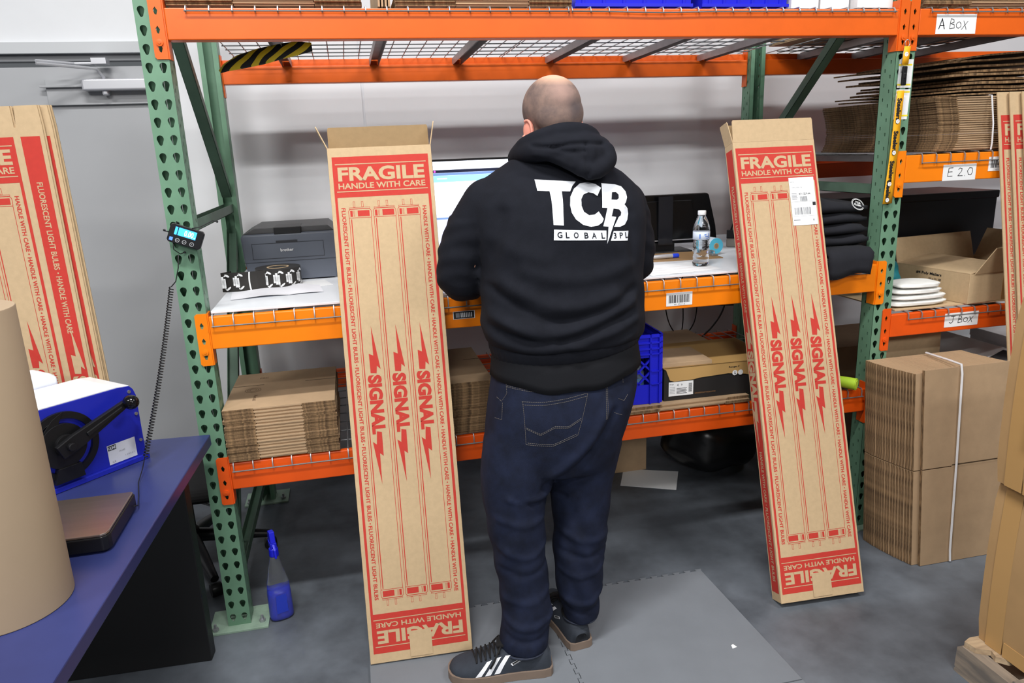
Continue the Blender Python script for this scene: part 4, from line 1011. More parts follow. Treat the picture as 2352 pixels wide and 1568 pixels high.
for i in range(4):
    blob('foam_pouch', POU, (2.755+.008*(i % 2), .095, GB+.0175+.0235*i), (.140-.013*i, .070, .0115), .035, 2.0, 11+i, ('lowest', 'second lowest', 'second highest', 'highest')[i]+' white foam pouch in the pile left of the Poly Mailers carton', 'foam pouch', grp='white foam pouches on the J BOX shelf', flat=True)
# white boxes on the floor/back of the right bay
r = empty('white_carton', (3.02, .035, 0), 'white carton with a raised lid flap behind the upright bundle', 'white box', rz=.02)
g = G(); g.box(0, 0, 0, .42, .40, .625); g.build('box_body', WB, r, bevel=.002)
g = G(); g.prism([(0, 0), (.26, .05), (.26, .40), (0, .40)], 0, .004, frame((-.02, .0, .626), (1, 0, .25), (0, 1, 0), (0, 0, 1))); g.prism([(0, 0), (.20, 0), (.20, .38), (0, .38)], 0, .004, frame((.43, .0, .628), (-1, 0, .30), (0, 1, 0), (0, 0, 1))); g.build('lid_flap', WB, r)
g = G(); rect(g, frame((.01, .02, .6325), (.97, 0, .245), (0, 1, 0), (-.24, 0, .97)), .04, .05, .10, .056, .0062); put(g, '20% Fl', frame((.01, .02, .6325), (.97, 0, .245), (0, 1, 0), (-.24, 0, .97)), .03, .07, .08, .03, 0, .0062); g.build('lid_print', mat('grey_ink', (120, 122, 128), .6), r)
r = empty('white_carton', (3.49, .12, 0), 'white carton at the far right behind the big brown cartons', 'white box', rz=-.03)
g = G(); g.box(0, 0, 0, .40, .40, .67); g.build('box_body', WB, r, bevel=.002); g = G(); g.box(-.003, -.003, .63, .403, .403, .673); g.build('lid', WB, r, bevel=.002)
r = empty('brown_carton', (2.70, .62, 0), 'brown carton on the floor in the dark behind the upright bundle', 'cardboard box')
g = G(); g.box(0, 0, 0, .8, .4, .60); g.build('carton_body', KRAFTD, r, bevel=.003)
# lanyard + paper strip on the upright
LY = mat('yellow_lanyard_ribbon', (246, 176, 18), .6, bump=.3, bscale=300)
t = empty('lanyard', (0, 0, 0), 'yellow lanyard with black lettering hanging on the right rack upright', 'lanyard')
def rib(P, w, nm, yoff=0, m=LY):
    g = G(); vs = []
    for x, z, y, tw in P:
        c_, s_ = math.cos(tw), math.sin(tw)
        for sgn in (-1, 1): vs.append((x+sgn*w/2*c_, y+yoff+sgn*w/2*s_, z))
    g.add(vs, [(2*i, 2*i+1, 2*i+3, 2*i+2) for i in range(len(P)-1)]); o = g.build(nm, m, t, smooth='all'); so = o.modifiers.new('s', 'SOLIDIFY'); so.thickness = .0012; return o
ctr = [(2.543, 1.905, -.018, 0), (2.541, 1.87, -.018, 0), (2.539, 1.842, -.018, 0)]
rib(ctr, .026, 'short_strap')
long_ = [(2.534, 1.755, -.016, .1), (2.532, 1.70, -.016, .0), (2.529, 1.62, -.016, 0), (2.527, 1.56, -.016, 0), (2.524, 1.50, -.015, .1), (2.519, 1.45, -.015, .2), (2.517, 1.40, -.015, .1), (2.514, 1.352, -.015, 0)]
rib(long_, .030, 'long_strap'); rib([(x+.013*min(1, k/3)*(1 if k < 5 else 1.4), z, y+.004, tw+.25) for k, (x, z, y, tw) in enumerate(long_)], .027, 'rear_strap')
F = frame((0, -.0185, 0), (1, 0, 0), (0, 0, 1), (0, -1, 0))
for xc, zt in ((2.5305, 1.732), (2.5275, 1.618), (2.5225, 1.512), (2.5165, 1.440)):
    g = G(); put(g, 'Steelers', F, xc-.0095, zt-.080, .0195, .077, -90, .0004, 0, .045); g.build('lanyard_lettering', BLACKINK, t)
g = G()
for xc, zc in ((2.541, 1.878), (2.530, 1.648), (2.5265, 1.537), (2.519, 1.4245), (2.5155, 1.366)):
    disc(g, F, xc, zc, .0088, .0006, 1, n=18); disc(g, F, xc, zc, .0078, .0010, 0, n=18); disc(g, F, xc+.002, zc+.002, .0014, .0014, 2, n=6); disc(g, F, xc-.002, zc+.001, .0012, .0014, 3, n=6); disc(g, F, xc+.001, zc-.003, .0012, .0014, 4, n=6)
g.build('round_emblem', [WHITE, BLACKINK, mat('tiny_red', (200, 50, 50), .6), mat('tiny_blue', (60, 90, 190), .6), mat('tiny_yellow', (230, 190, 40), .6)], t)
g = G(); g.box(2.530, -.024, 1.772, 2.548, -.014, 1.838); g.box(2.533, -.026, 1.795, 2.545, -.012, 1.815); g.build('black_buckle', BLACKPL, t, bevel=.003)
g = G(); g.tube([(2.543+.010*math.sin(a), -.016, 1.915+.012*math.cos(a)) for a in [i*math.pi/8 for i in range(16)]], .0014, 6, closed=True)
g.tube([(2.533, -.016, 1.905), (2.529, -.016, 1.87), (2.531, -.016, 1.83), (2.529, -.016, 1.815)], .0016, 6); g.tube([(2.529+.005*math.sin(a), -.016, 1.855+.012*math.cos(a)) for a in [i*math.pi/6 for i in range(12)]], .001, 5, closed=True)
g.build('metal_clasp', GALV, t, smooth='all')
t = G(); F = frame((2.524, -.0006, 1.655), (1, 0, 0), (0, 0, 1), (0, -1, 0)); t.prism([(0, 0), (.058, 0), (.062, .105), (.004, .105)], 0, .0006, F); t.prism([(.004, .110), (.0625, .110), (.064, .208), (.006, .208)], 0, .0006, F)
for y in (.010, .093, .118, .186): rect(t, F, .004, y, .060, y+.006, .0009, 1)
tag(t.build('paper_strip', [WHITE, mat('yellow_highlight', (245, 225, 60), .6)]), 'white paper strip with yellow lines taped to the right upright behind the lanyard', 'paper strip')
# scale display on the left upright
SD = Mrow((.0, -.052, 1.352), Vector((.90, -.06, -.36)).normalized(), Vector((0, 1, 0)), Vector((.36, .05, .93)).normalized())
u = Vector((.925, 0, -.38)).normalized(); n = Vector((.03, -1, .10)).normalized(); v = n.cross(u)*-1; v = (u.cross(n)); v = v if v.z > 0 else -v
SDM = Mrow((.000, -.040, 1.374), u, v, n)
t = empty('scale_display', M=SDM); tag(t, 'black scale display with a blue lit screen tied to the left green upright', 'scale display')
f = lambda a, b, l: Vector((a, b, l))
g = G(); g.prism([(.006, 0), (.092, 0), (.098, .006), (.098, .052), (.092, .058), (.006, .058), (0, .052), (0, .006)], -.018, .0, f); g.build('display_housing', mat('gloss_black_housing', (16, 16, 20), .25), t, bevel=.002)
LC = mat('blue_backlight', (60, 165, 250), .3, emit=1.0)
g = G(); rect(g, f, .026, .026, .078, .050, .0008); rect(g, f, .016, .026, .0235, .050, .0008); g.build('lit_screen', LC, t)
g = G(); put(g, '0.00', f, .044, .029, .026, .017, 0, .0012, 0, .02); put(g, 'lb', f, .0725, .029, .004, .004, 0, .0012); g.build('display_digits', mat('digit_white', (240, 250, 255), .4, emit=.9), t)
g = G(); rect(g, f, .007, .006, .0165, .016, .0008); g.build('lit_button', mat('button_blue', (80, 130, 250), .4, emit=.7), t)
g = G()
for cx_ in (.030, .050, .072):
    c1 = circ(cx_, .011, .0056, 18)
    for a, b in zip(c1, c1[1:]+c1[:1]): line(g, f, a, b, .0012, .0008)
    put(g, 'T' if cx_ > .06 else ('U' if cx_ > .04 else 'H'), f, cx_-.002, .009, .004, .004, 0, .0008)
g.build('round_button', mat('button_grey', (190, 192, 198), .4), t)
g = G(); 
for P in (((.014, .055, .0), (.012, .064, -.01), (.014, .06, -.03)), ((.060, .058, .0), (.080, .070, -.012), (.105, .098, -.03), (.118, .100, -.032)), ((.0, .028, -.008), (-.012, .026, -.01), (-.014, .028, -.01)), ((.02, .0, -.01), (.025, -.02, -.015), (.045, -.028, -.02), (.055, -.02, -.03))):
    g = G(); g.tube(P, .0016, 6); g.ell(P[-1], (.004, .0035, .0035)); g.build('zip_tie', BLACKPL, t, smooth='all')
g = G(); P = [Vector((.030, -.046, 1.330)), Vector((.024, -.046, 1.29)), Vector((.012, -.05, 1.25)), Vector((-.002, -.055, 1.235))]
g.tube(P, .0017, 6)
a, b = Vector((-.002, -.056, 1.233)), Vector((-.088, -.300, .790)); ax = (b-a).normalized(); e1 = ax.cross(Vector((1, 0, 0))).normalized(); e2 = ax.cross(e1); N = 62; q = []
for i in range(N*10+1):
    s = i/(N*10); bend = Vector((.006*math.sin(math.pi*s), 0, 0)); an = 2*math.pi*N*s
    q.append(a+(b-a)*s+bend+(e1*math.cos(an)+e2*math.sin(an))*.0062)
g.tube(q, .0017, 5); g.tube([q[-1], (-.092, -.33, .768), (-.088, -.40, .757), (-.066, -.49, .757), (-.050, -.56, .762), (-.052, -.585, .772)], .0015, 6)
g = g.build('coiled_cord', BLACKPL, smooth='all'); g.parent = t; g.matrix_parent_inverse = SDM.inverted()
# ------------------------------------------------------------------ blue desk and the things on it
BLU = mat('navy_laminate', (46, 54, 104), .34, var=.10, vscale=5, bump=.03, bscale=40)
ZT = .75
r = empty('packing_desk', (-.7, -.7, 0), 'blue laminate packing desk with a black end panel at the left edge', 'desk')
g = G(); off = Vector((.7, .7, 0)); top = [(.046, -.056), (-.018, -1.181), (-.040, -1.56), (-1.55, -1.48), (-1.48, .030)]
g.prism([(x+.7, y+.7) for x, y in top][::-1], ZT-.036, ZT, fz); g.build('desktop', [BLU], r, bevel=.003)
g = G(); g.prism([(-.90+.7, -.135+.7), (-.030+.7, -.168+.7), (-.026+.7, -.118+.7), (-.90+.7, -.085+.7)], .001, ZT-.036, fz); g.build('end_panel', mat('matt_black_panel', (22, 22, 24), .5), r, bevel=.002)
g = G(); g.box(-.78, -.74, .001, -.72, -.68, ZT-.036); g.box(-.78, .40, .001, -.72, .46, ZT-.036); g.build('leg', BLACKPL, r)
# kraft paper roll
t = empty('kraft_paper_roll', (-.200, -.935, ZT), 'tall roll of brown kraft paper standing on the blue desk at the left edge', 'paper roll')
g = G(); g.lathe([(.04, .0006), (.1185, .0006), (.1195, .002), (.1195, .600), (.1185, .602), (.04, .602)], n=72); g.build('wound_paper', mat('kraft_paper', (158, 138, 114), .75, var=.03, vscale=5, bump=.06, bscale=90), t, smooth=True, angle=30)
g = G(); g.lathe([(.036, .0), (.040, .0), (.040, .603), (.036, .603), (.036, 0)], n=36); g.build('cardboard_core', KRAFTD, t, smooth=True)
# gummed tape dispenser
dd = Vector((.68857, .72517, 0)); nn = Vector((.72517, -.68857, 0)); zz = Vector((0, 0, 1))
TM = Mrow(Vector((-.32, -.416, ZT+.001))-dd*.14, dd, -nn, zz)
t = empty('tape_dispenser', M=TM); tag(t, 'blue and white manual gummed tape dispenser with a black crank lever on the blue desk', 'tape dispenser')
TBL = mat('cobalt_blue_steel', (30, 40, 170), .35); TWH = mat('glossy_white_steel', (238, 240, 242), .25)
f = frame((0, 0, 0), (1, 0, 0), (0, 0, 1), (0, -1, 0)); L = .442
prof = [(0, .014), (L, .014), (L, .196), (L-.006, .216), (L-.016, .228), (L-.05, .232), (.05, .236), (.0, .20)]
g = G(); g.prism(prof, 0, .003, f); g.prism(prof, -.200, -.203, f); g.box(-.03, -.014, .0, L+.004, .003, .014); g.box(0, .003, .0, L, .20, .010); g.build('side_plates', TBL, t, bevel=.001)
g = G()
g.box(L-.012, .004, .014, L-.004, .199, .20); 
g.prism([(L-.006, .19), (L-.004, .205), (L-.014, .229), (L-.05, .2345), (.10, .2385), (.10, .2345), (L-.05, .2305), (L-.018, .225), (L-.010, .204)], -.003, -.199, f)
g.build('top_cover', TWH, t, bevel=.001)
g = G(); g.prism([(.02, .16), (.34, .16), (.34, .255), (.32, .272), (.02, .272)], -.205, -.30, f); g.build('water_tank_cover', mat('pale_grey_plastic', (222, 226, 232), .4), t, bevel=.008, seg=3)
def wheel(g, cx_, cz, R, y0, y1, mi=0): g.lathe([(0, 0), (R, 0), (R, y1-y0), (0, y1-y0)], (cx_, -y0, cz), 48, mi, M=Matrix.Rotation(math.radians(90), 3, 'X'))
hx, hz = .218, .126
g = G(); c1 = [(hx+.094*math.cos(a), hz-.004+.094*math.sin(a)) for a in [i*math.pi/24 for i in range(48)]]; c2 = [(hx+.076*math.cos(a), hz-.004+.076*math.sin(a)) for a in [i*math.pi/24 for i in range(48)]]
g.prism(c1, .003, .012, f, holes=[c2]); wheel(g, hx-.004, hz-.002, .062, .003, .018); wheel(g, hx, hz, .030, .018, .030)
g.prism([(hx-.05, hz+.045), (hx-.02, hz+.075), (hx+.01, hz+.09), (hx-.01, hz+.05)], .003, .014, f); g.prism([(hx-.045, hz-.10), (hx+.035, hz-.10), (hx+.03, hz-.06), (hx-.03, hz-.06)], .003, .022, f)
g.build('dial_plate', mat('satin_black_plastic', (20, 20, 22), .35), t, bevel=.0015)
g = G(); a_, b_ = Vector((hx, hz)), Vector((.395, .196)); du = (b_-a_).normalized(); nv = Vector((-du.y, du.x))
P = [a_-du*.03+nv*.020, a_-du*.03-nv*.020, a_+nv*-.022+du*.02, b_-nv*.010, b_+du*.01-nv*.006, b_+du*.01+nv*.006, b_+nv*.010, a_+du*.02+nv*.022]
g.prism([tuple(p) for p in P], .030, .044, f); g.prism([tuple(a_+du*(s0)+nv*q0) for s0, q0 in ((.05, -.006), (.165, -.004), (.165, .004), (.05, .006))], .044, .049, f)
wheel(g, hx, hz, .011, .044, .056); lv = g.build('crank_lever', BLACKPL, t, bevel=.002)
g = G(); g.ell((b_.x, -.052, b_.y), (.021, .024, .021), n=28, m=18); g.build('lever_knob', mat('gloss_black_ball', (16, 16, 18), .12), lv, smooth='all')
g = G(); rect(g, f, .331, .018, .415, .076, .0036, 0); rect(g, f, .333, .060, .357, .074, .0040, 1); put(g, 'ULINE', f, .3345, .0625, .021, .009, 0, .0044, 0, .04)
put(g, 'H-100', f, .365, .047, .016, .005, 0, .0040, 2); put(g, '1 4 9 3 0 7', f, .380, .030, .028, .004, 0, .0040, 2); put(g, 'CE', f, .340, .022, .010, .005, 0, .0040, 2)
g.build('maker_label', [mat('silver_label', (214, 218, 226), .4), BLACKINK, mat('grey_ink', (120, 122, 128), .6)], t)
g = G()
for x, z in ((L-.010, .142), (L-.010, .060), (L-.02, .212), (.148, .10)): wheel(g, x, z, .0048, .003, .006)
g.build('screw', GALV, t)
# postal scale
t = empty('postal_scale', (-.30, -.775, ZT), 'black bench scale with a brushed steel plate in front of the tape dispenser', 'scale', rz=0)
g = G(); P = [(0, 0), (.235, 0), (.246, .008), (.25, .02), (.25, .222), (.245, .228), (0, .228)]
g.prism(P, .006, .040, fz); g.box(.22, .20, .0008, .24, .22, .006); g.box(.22, .01, .0008, .24, .03, .006); g.box(.01, .10, .0008, .03, .12, .006); g.build('scale_base', BLACKPL, t, bevel=.003)
g = G(); P2 = [(0, .003), (.232, .003), (.243, .010), (.247, .022), (.247, .220), (.243, .225), (0, .225)]
g.prism(P2, .0405, .046, fz); g.build('steel_plate', mat('brushed_steel', (176, 160, 150), .28, metal=.9, var=.06, vscale=60, stretch=(.05, 1, 1)), t, bevel=.0015)
# ------------------------------------------------------------------ floor things
t = empty('spray_bottle', (.180, .020, 0), 'clear spray bottle half full of blue liquid by the left upright', 'spray bottle', rz=.3)
BT = mat('clear_bottle_plastic', (240, 244, 248), .05, trans=.95, ior=1.2)
g = G()
def ovl(prof, g, n=32): 
    vs = []
    for rx, ry, z in prof:
        for j in range(n): a = 2*math.pi*j/n; vs.append((rx*math.copysign(abs(math.cos(a))**.8, math.cos(a)), ry*math.copysign(abs(math.sin(a))**.8, math.sin(a)), z))
    k = len(prof); g.add(vs, [(i*n+j, i*n+(j+1) % n, (i+1)*n+(j+1) % n, (i+1)*n+j) for i in range(k-1) for j in range(n)]+[tuple(range(n-1, -1, -1)), tuple(range((k-1)*n, k*n))])
ovl([(.036, .024, .001), (.041, .029, .006), (.042, .030, .02), (.041, .029, .10), (.037, .027, .145), (.030, .024, .175), (.024, .021, .20), (.017, .017, .235), (.013, .013, .255)], g); g.build('bottle_body', BT, t, smooth='all')
g = G(); ovl([(.034, .022, .003), (.0385, .027, .008), (.0395, .028, .02), (.0385, .027, .098), (.0382, .0268, .1245)], g); g.build('blue_liquid', mat('blue_liquid', (12, 40, 205), .15, emit=0), t, smooth='all')
g = G(); ovl([(.0155, .0155, .247), (.0165, .0165, .252), (.0155, .0155, .276), (.011, .011, .280)], g); g.box(-.011, -.013, .279, .011, .030, .300); g.prism([(-.013, .300), (.030, .296), (.034, .306), (.026, .335), (-.006, .340)], -.009, .009, lambda a, b, l: Vector((l, a, b))); g.prism([(-.010, .297), (-.030, .280), (-.034, .250), (-.029, .250), (-.018, .285), (-.006, .29)], -.004, .004, lambda a, b, l: Vector((l, a, b))); g.build('trigger_head', BLUEPL, t, bevel=.002)
g = G(); g.prism([(-.020, .035), (.020, .035), (.018, .105), (-.018, .105)], -.0305, -.0309, lambda a, b, l: Vector((a, l, b))); g.build('bottle_label', mat('blue_film_label', (40, 62, 190), .4), t)
g = G(); g.prism([(1.718, .663), (1.954, .541), (2.051, .726), (1.801, .837)], .0004, .0016, fz); tag(g.build('paper_sheet', WHITE), 'sheet of paper lying on the dark floor under the shelf', 'paper sheet')
g = G(); g.prism([(0, 0), (.018, .004), (.012, .02), (.004, .016)], .0116, .0122, frame((1.630, -.58, 0), (1, 0, 0), (0, 1, 0), (0, 0, 1))); tag(g.build('paper_scrap', WHITE), 'tiny white paper scrap on the foam mat', 'paper scrap')
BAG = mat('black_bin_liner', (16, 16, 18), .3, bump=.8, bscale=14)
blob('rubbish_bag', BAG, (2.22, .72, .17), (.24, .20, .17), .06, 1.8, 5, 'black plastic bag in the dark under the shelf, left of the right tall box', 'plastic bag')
o = empty('brown_carton', (1.55, .80, 0), 'dark carton standing under the shelf behind the sheet of paper', 'cardboard box'); g = G(); g.box(0, 0, 0, .36, .25, .34); g.build('carton_body', KRAFTD, o, bevel=.003)
# rolling stool base behind the desk
t = empty('office_chair', (-.20, .50, 0), 'black office chair base with castors behind the left upright', 'office chair')
g = G()
for k in range(5):
    a = 2*math.pi*k/5+.12; g.tube([(0, 0, .13), (.16*math.cos(a), .16*math.sin(a), .10), (.30*math.cos(a), .30*math.sin(a), .07)], [.03, .024, .016], 10)
g.lathe([(.035, .10), (.035, .16), (.025, .17), (.025, .325)], n=20); g.build('star_base', BLACKPL, t, smooth=True)
for k in range(5):
    a = 2*math.pi*k/5+.12; g = G(); g.lathe([(0, -.02), (.024, -.02), (.026, -.016), (.026, .016), (.024, .02), (0, .02)], (.30*math.cos(a), .30*math.sin(a), .0268), 20, M=Matrix.Rotation(a, 3, 'Z') @ Matrix.Rotation(math.radians(90), 3, 'X')); g.build('castor', BLACKPL, t, smooth=True)
g = G(); g.box(-.20, -.20, .34, .20, .20, .40); g.build('seat', mat('black_seat_fabric', (24, 24, 26), .9), t, bevel=.03, seg=4)
g = G(); g.box(-.05, -.15, .325, .05, .15, .34); g.build('seat_plate', BLACKPL, t)
g = G(); g.tube([(.04, -.10, .33), (.20, -.22, .320), (.235, -.255, .32)], .005, 8); g.build('tilt_lever', GALV, t, smooth=True)
# ------------------------------------------------------------------ pallet and large cartons, right foreground
t = empty('wooden_pallet', (2.235, -.835, 0), 'weathered wooden pallet under the large cartons at the lower right', 'pallet', rz=.0)
g = G(); g.box(0, -1.10, .098, .012, -1.0, .10)
g = G(); g.prism([(-1.15, .010), (-.004, .010), (0, .02), (-.002, .085), (-.018, .098), (-1.15, .098)], 0, .038, lambda a, b, l: Vector((l, a, b))); g.build('stringer', WOOD, t)
for xx in (.48, .95): 
    g = G(); g.box(xx, -1.15, .010, xx+.038, 0, .098); g.build('stringer', WOOD, t)
for k in range(6):
    g = G(); y0 = -.006-.19*k
    if k == 0: g.prism([(.004, y0-.015), (.03, y0-.004), (.99, y0), (.99, y0-.12), (.06, y0-.12), (.035, y0-.095), (.045, y0-.07), (.010, y0-.05)], .0985, .116, fz)
    else: g.box(-.004, y0-.12, .0985, .99, y0, .116)
    g.build('deck_board', mat('splintered_pallet_board', (196, 172, 140), .85, rgb2=(150, 128, 104), vscale=30, stretch=(.2, 1, 1), bump=.5, bscale=70) if k == 0 else WOOD, t)
for y_ in (-1.15, -.10):
    g = G(); g.box(0, y_, .0005, .99, y_+.10, .0095); g.build('bottom_board', WOOD, t)
CT = mat('large_carton_board', (182, 146, 100), .8, var=.07, vscale=5, bump=.12, bscale=60); TP = mat('clear_brown_tape', (190, 150, 96), .3)
def big(x, y, z, w, d, h, yaw, label, bul):
    r = empty('large_carton', (x, y, z), label, 'cardboard box', 'large cartons on the pallet', yaw)
    g = G(); nz = 8; ny = 10; vs = []; P = []
    def pt(a, b, zt): return Vector((a, b, zt))
    loop = [(0, -d*i/ny) for i in range(ny+1)]+[(w*i/ny, -d) for i in range(1, ny+1)]+[(w, -d+d*i/ny) for i in range(1, ny+1)]+[(w-w*i/ny, 0) for i in range(1, ny)]
    k = len(loop)
    for j in range(nz+1):
        s = j/nz
        for (a, b) in loop:
            nx_ = -1 if a == 0 else (1 if a == w else 0); ny_ = 1 if b == 0 else (-1 if b == -d else 0)
            e = bul*math.sin(math.pi*s)*math.sin(math.pi*min(1, max(0, -b/d)))*.5+bul*.3*math.sin(math.pi*s)
            edge = 0.004 if j in (0, nz) else 0
            vs.append((a+nx_*(e-edge), b+ny_*(e*.4-edge), h*s))
    fs = [(j*k+i, j*k+(i+1) % k, (j+1)*k+(i+1) % k, (j+1)*k+i) for j in range(nz) for i in range(k)]+[tuple(range(k-1, -1, -1)), tuple(range(nz*k, (nz+1)*k))]
    g.add(vs, fs); g.build('carton_body', CT, r, smooth=True, angle=50)
    g = G(); e = bul*.45+.0016
    for (y0, y1, z0, z1) in ((-.085, -.03, 0, h), ): g.add([(-(bul*.3*math.sin(math.pi*s_/8)+.0015+(bul*.5*math.sin(math.pi*s_/8)*math.sin(math.pi*.1))), yy, h*s_/8) for s_ in range(9) for yy in (y0, y1)], [(2*i, 2*i+2, 2*i+3, 2*i+1) for i in range(8)])
    g.box(-.0035, -.42, -.0, .0, -.09, .045); g.box(-.0035, -.40, h-.055, .0, -.09, h); g.build('packing_tape', TP, r)
    return r
b1 = big(2.288, -.850, .1170, .62, .52, .525, .02, 'large brown carton resting directly on the pallet, lower of the two', .016)
b2 = big(2.262, -.862, .6430, .62, .50, .53, .0, 'large brown carton on top of the other one at the right edge', .018)
g = G(); rect(g, frame((-.004, -.090, .13), (0, -1, 0), (0, 0, 1), (-1, 0, 0)), .0, .0, .10, .10, .014); 
o = g.build('carton_label', WHITE, b2)
# ------------------------------------------------------------------ person
def mesh_eval(o):
    dg = bpy.context.evaluated_depsgraph_get(); dg.update()
    me = bpy.data.meshes.new_from_object(o.evaluated_get(dg)); old = o.data; o.modifiers.clear(); o.data = me; bpy.data.meshes.remove(old); return me
def fuse(g, name, m, parent, voxel=.008, it=6):
    o = g.build(name, m); r = o.modifiers.new('r', 'REMESH'); r.mode = 'VOXEL'; r.voxel_size = voxel; r.use_smooth_shade = True
    s = o.modifiers.new('s', 'SMOOTH'); s.factor = .5; s.iterations = it
    me = mesh_eval(o)
    if not len(me.materials): me.materials.append(m)
    me.polygons.foreach_set('use_smooth', [True]*len(me.polygons)); o.parent = parent
    return o
def loft(g, rings, n=48, e=.85):
    """rings (z, xl, xr, cy, hd)"""
    vs = []
    for z, xl, xr, cy, hd in rings:
        cx, hw = (xl+xr)/2, (xr-xl)/2
        for j in range(n):
            a = 2*math.pi*j/n; c_, s_ = math.cos(a), math.sin(a)
            vs.append((cx+hw*math.copysign(abs(c_)**e, c_), cy+hd*math.copysign(abs(s_)**e, s_), z))
    k = len(rings)
    g.add(vs, [(i*n+j, i*n+(j+1) % n, (i+1)*n+(j+1) % n, (i+1)*n+j) for i in range(k-1) for j in range(n)]+[tuple(range(n-1, -1, -1)), tuple(range((k-1)*n, k*n))])
def limb(g, pts, rs, n=20):
    """tapered limb with round ends and joints, resampled smoothly"""
    P = [Vector(p) for p in pts]; Q, R = [], []
    P2 = [P[0]*2-P[1]]+P+[P[-1]*2-P[-2]]; r2 = [rs[0]]+list(rs)+[rs[-1]]
    for i in range(1, len(P2)-2):
        for k in range(6):
            t = k/6; a, b, c, d = P2[i-1:i+3]
            Q.append(.5*((2*b)+(-a+c)*t+(2*a-5*b+4*c-d)*t*t+(-a+3*b-3*c+d)*t**3)); R.append(r2[i]+(r2[i+1]-r2[i])*t)
    Q.append(P[-1]); R.append(rs[-1]); g.tube(Q, R, n); g.ell(Q[0], (R[0],)*3); g.ell(Q[-1], (R[-1],)*3)
def displace(o, folds, side=-1, extra=None):
    me = o.data; n = len(me.vertices); co = np.empty(n*3); me.vertices.foreach_get('co', co); co = co.reshape(-1, 3)
    no = np.empty(n*3); me.vertex_normals.foreach_get('vector', no) if hasattr(me, 'vertex_normals') else me.vertices.foreach_get('normal', no); no = no.reshape(-1, 3)
    d = np.zeros(n); p = co[:, [0, 2]]
    for pts, w, a in folds:
        best = np.full(n, 9.); pts = np.array(pts)
        # smooth the polyline
        for _ in range(2): pts = np.vstack([pts[:1]]+[np.vstack([.75*u+.25*v, .25*u+.75*v]) for u, v in zip(pts, pts[1:])]+[pts[-1:]])
        for u, v in zip(pts, pts[1:]):
            e = v-u; L2 = e@e+1e-12; t = np.clip(((p-u)@e)/L2, 0, 1); q = u+t[:, None]*e; best = np.minimum(best, np.hypot(*(p-q).T))
        tend = 1.0
        d += a*np.exp(-(best/w)**2)
    d *= np.clip(side*no[:, 1]*1.6, 0, 1)
    if extra is not None: d += extra(co, no)
    co2 = co+no*d[:, None]; me.vertices.foreach_set('co', co2.ravel()); me.update()
def project(g, fr2, T, off, mi=0, maxlen=.010, y0=-1.2):
    """subdivide flat shape in (x,z), drop it on tree T along +Y with an offset along the surface normal"""
    bm = bmesh.new(); vv = [bm.verts.new((x, 0, z)) for x, z in fr2[0]]
    for f in fr2[1]:
        try: bm.faces.new([vv[i] for i in f])
        except ValueError: pass
    bmesh.ops.remove_doubles(bm, verts=bm.verts, dist=1e-6); bmesh.ops.triangulate(bm, faces=bm.faces)
    for _ in range(9):
        es = [e for e in bm.edges if e.calc_length() > maxlen]
        if not es: break
        bmesh.ops.subdivide_edges(bm, edges=es, cuts=1); bmesh.ops.triangulate(bm, faces=bm.faces)
    bm.verts.ensure_lookup_table(); bm.verts.index_update(); out = []; ok = []
    for v in bm.verts:
        h, n, i, ds = T.ray_cast(Vector((v.co.x, y0, v.co.z)), Vector((0, 1, 0)), 3)
        if h is None: out.append(Vector((v.co.x, -.4, v.co.z))); ok.append(False)
        else: out.append(h+n*off if n.y < 0 else h-n*off); ok.append(True)
    g.add(out, [tuple(v.index for v in f.verts) for f in bm.faces if all(ok[v.index] for v in f.verts)], mi); bm.free()
def tree_of(*obs):
    vs = []; fs = []
    for o in obs:
        n = len(vs); vs += [v.co.copy() for v in o.data.vertices]; fs += [tuple(i+n for i in p.vertices) for p in o.data.polygons]
    return BVHTree.FromPolygons(vs, fs)
SKIN = mat('skin', (214, 160, 134), .55, rgb2=(200, 140, 116), vscale=9, bump=.12, bscale=350, spec=.35)
HOODM = mat('black_hoodie_fleece', (23, 25, 33), .92, var=.12, vscale=30, bump=.35, bscale=900, spec=.25)
TEEM = mat('black_tee_cotton', (24, 25, 29), .9, bump=.2, bscale=900, spec=.2)
DENIM = mat('dark_indigo_denim', (26, 33, 55), .85, rgb2=(17, 22, 38), vscale=16, bump=.4, bscale=1100, spec=.25, detail=8)
person = empty('person', (1.09, -.44, .012), 'person seen from behind at the desk in black printed hoodie, dark jeans and sneakers', 'person')
PM = Matrix.Translation((-1.09, .44, -.012))
def adopt(o, parent=person):
    o.parent = parent
    if parent is person: o.matrix_local = PM
    return o
# body (one continuous surface)
g = G()
loft(g, [(.68, .95, 1.27, -.37, .09), (.74, .93, 1.31, -.355, .125), (.85, .93, 1.34, -.345, .135), (.95, .935, 1.36, -.34, .135), (1.1, .925, 1.375, -.335, .14), (1.3, .925, 1.37, -.335, .13), (1.42, .93, 1.36, -.32, .115), (1.50, .97, 1.32, -.31, .09), (1.54, 1.03, 1.26, -.30, .07)])
limb(g, [(1.02, -.36, .78), (.985, -.41, .50), (.972, -.44, .30), (.978, -.465, .08)], [.085, .056, .045, .034])
limb(g, [(1.225, -.345, .76), (1.19, -.37, .46), (1.172, -.385, .28), (1.17, -.385, .08)], [.085, .056, .045, .034])
limb(g, [(.935, -.285, 1.43), (.865, -.26, 1.235), (.93, -.03, 1.19), (1.0, .085, 1.180)], [.06, .046, .036, .027])
limb(g, [(1.345, -.285, 1.40), (1.41, -.24, 1.24), (1.345, -.02, 1.19), (1.285, .085, 1.180)], [.06, .046, .036, .027])
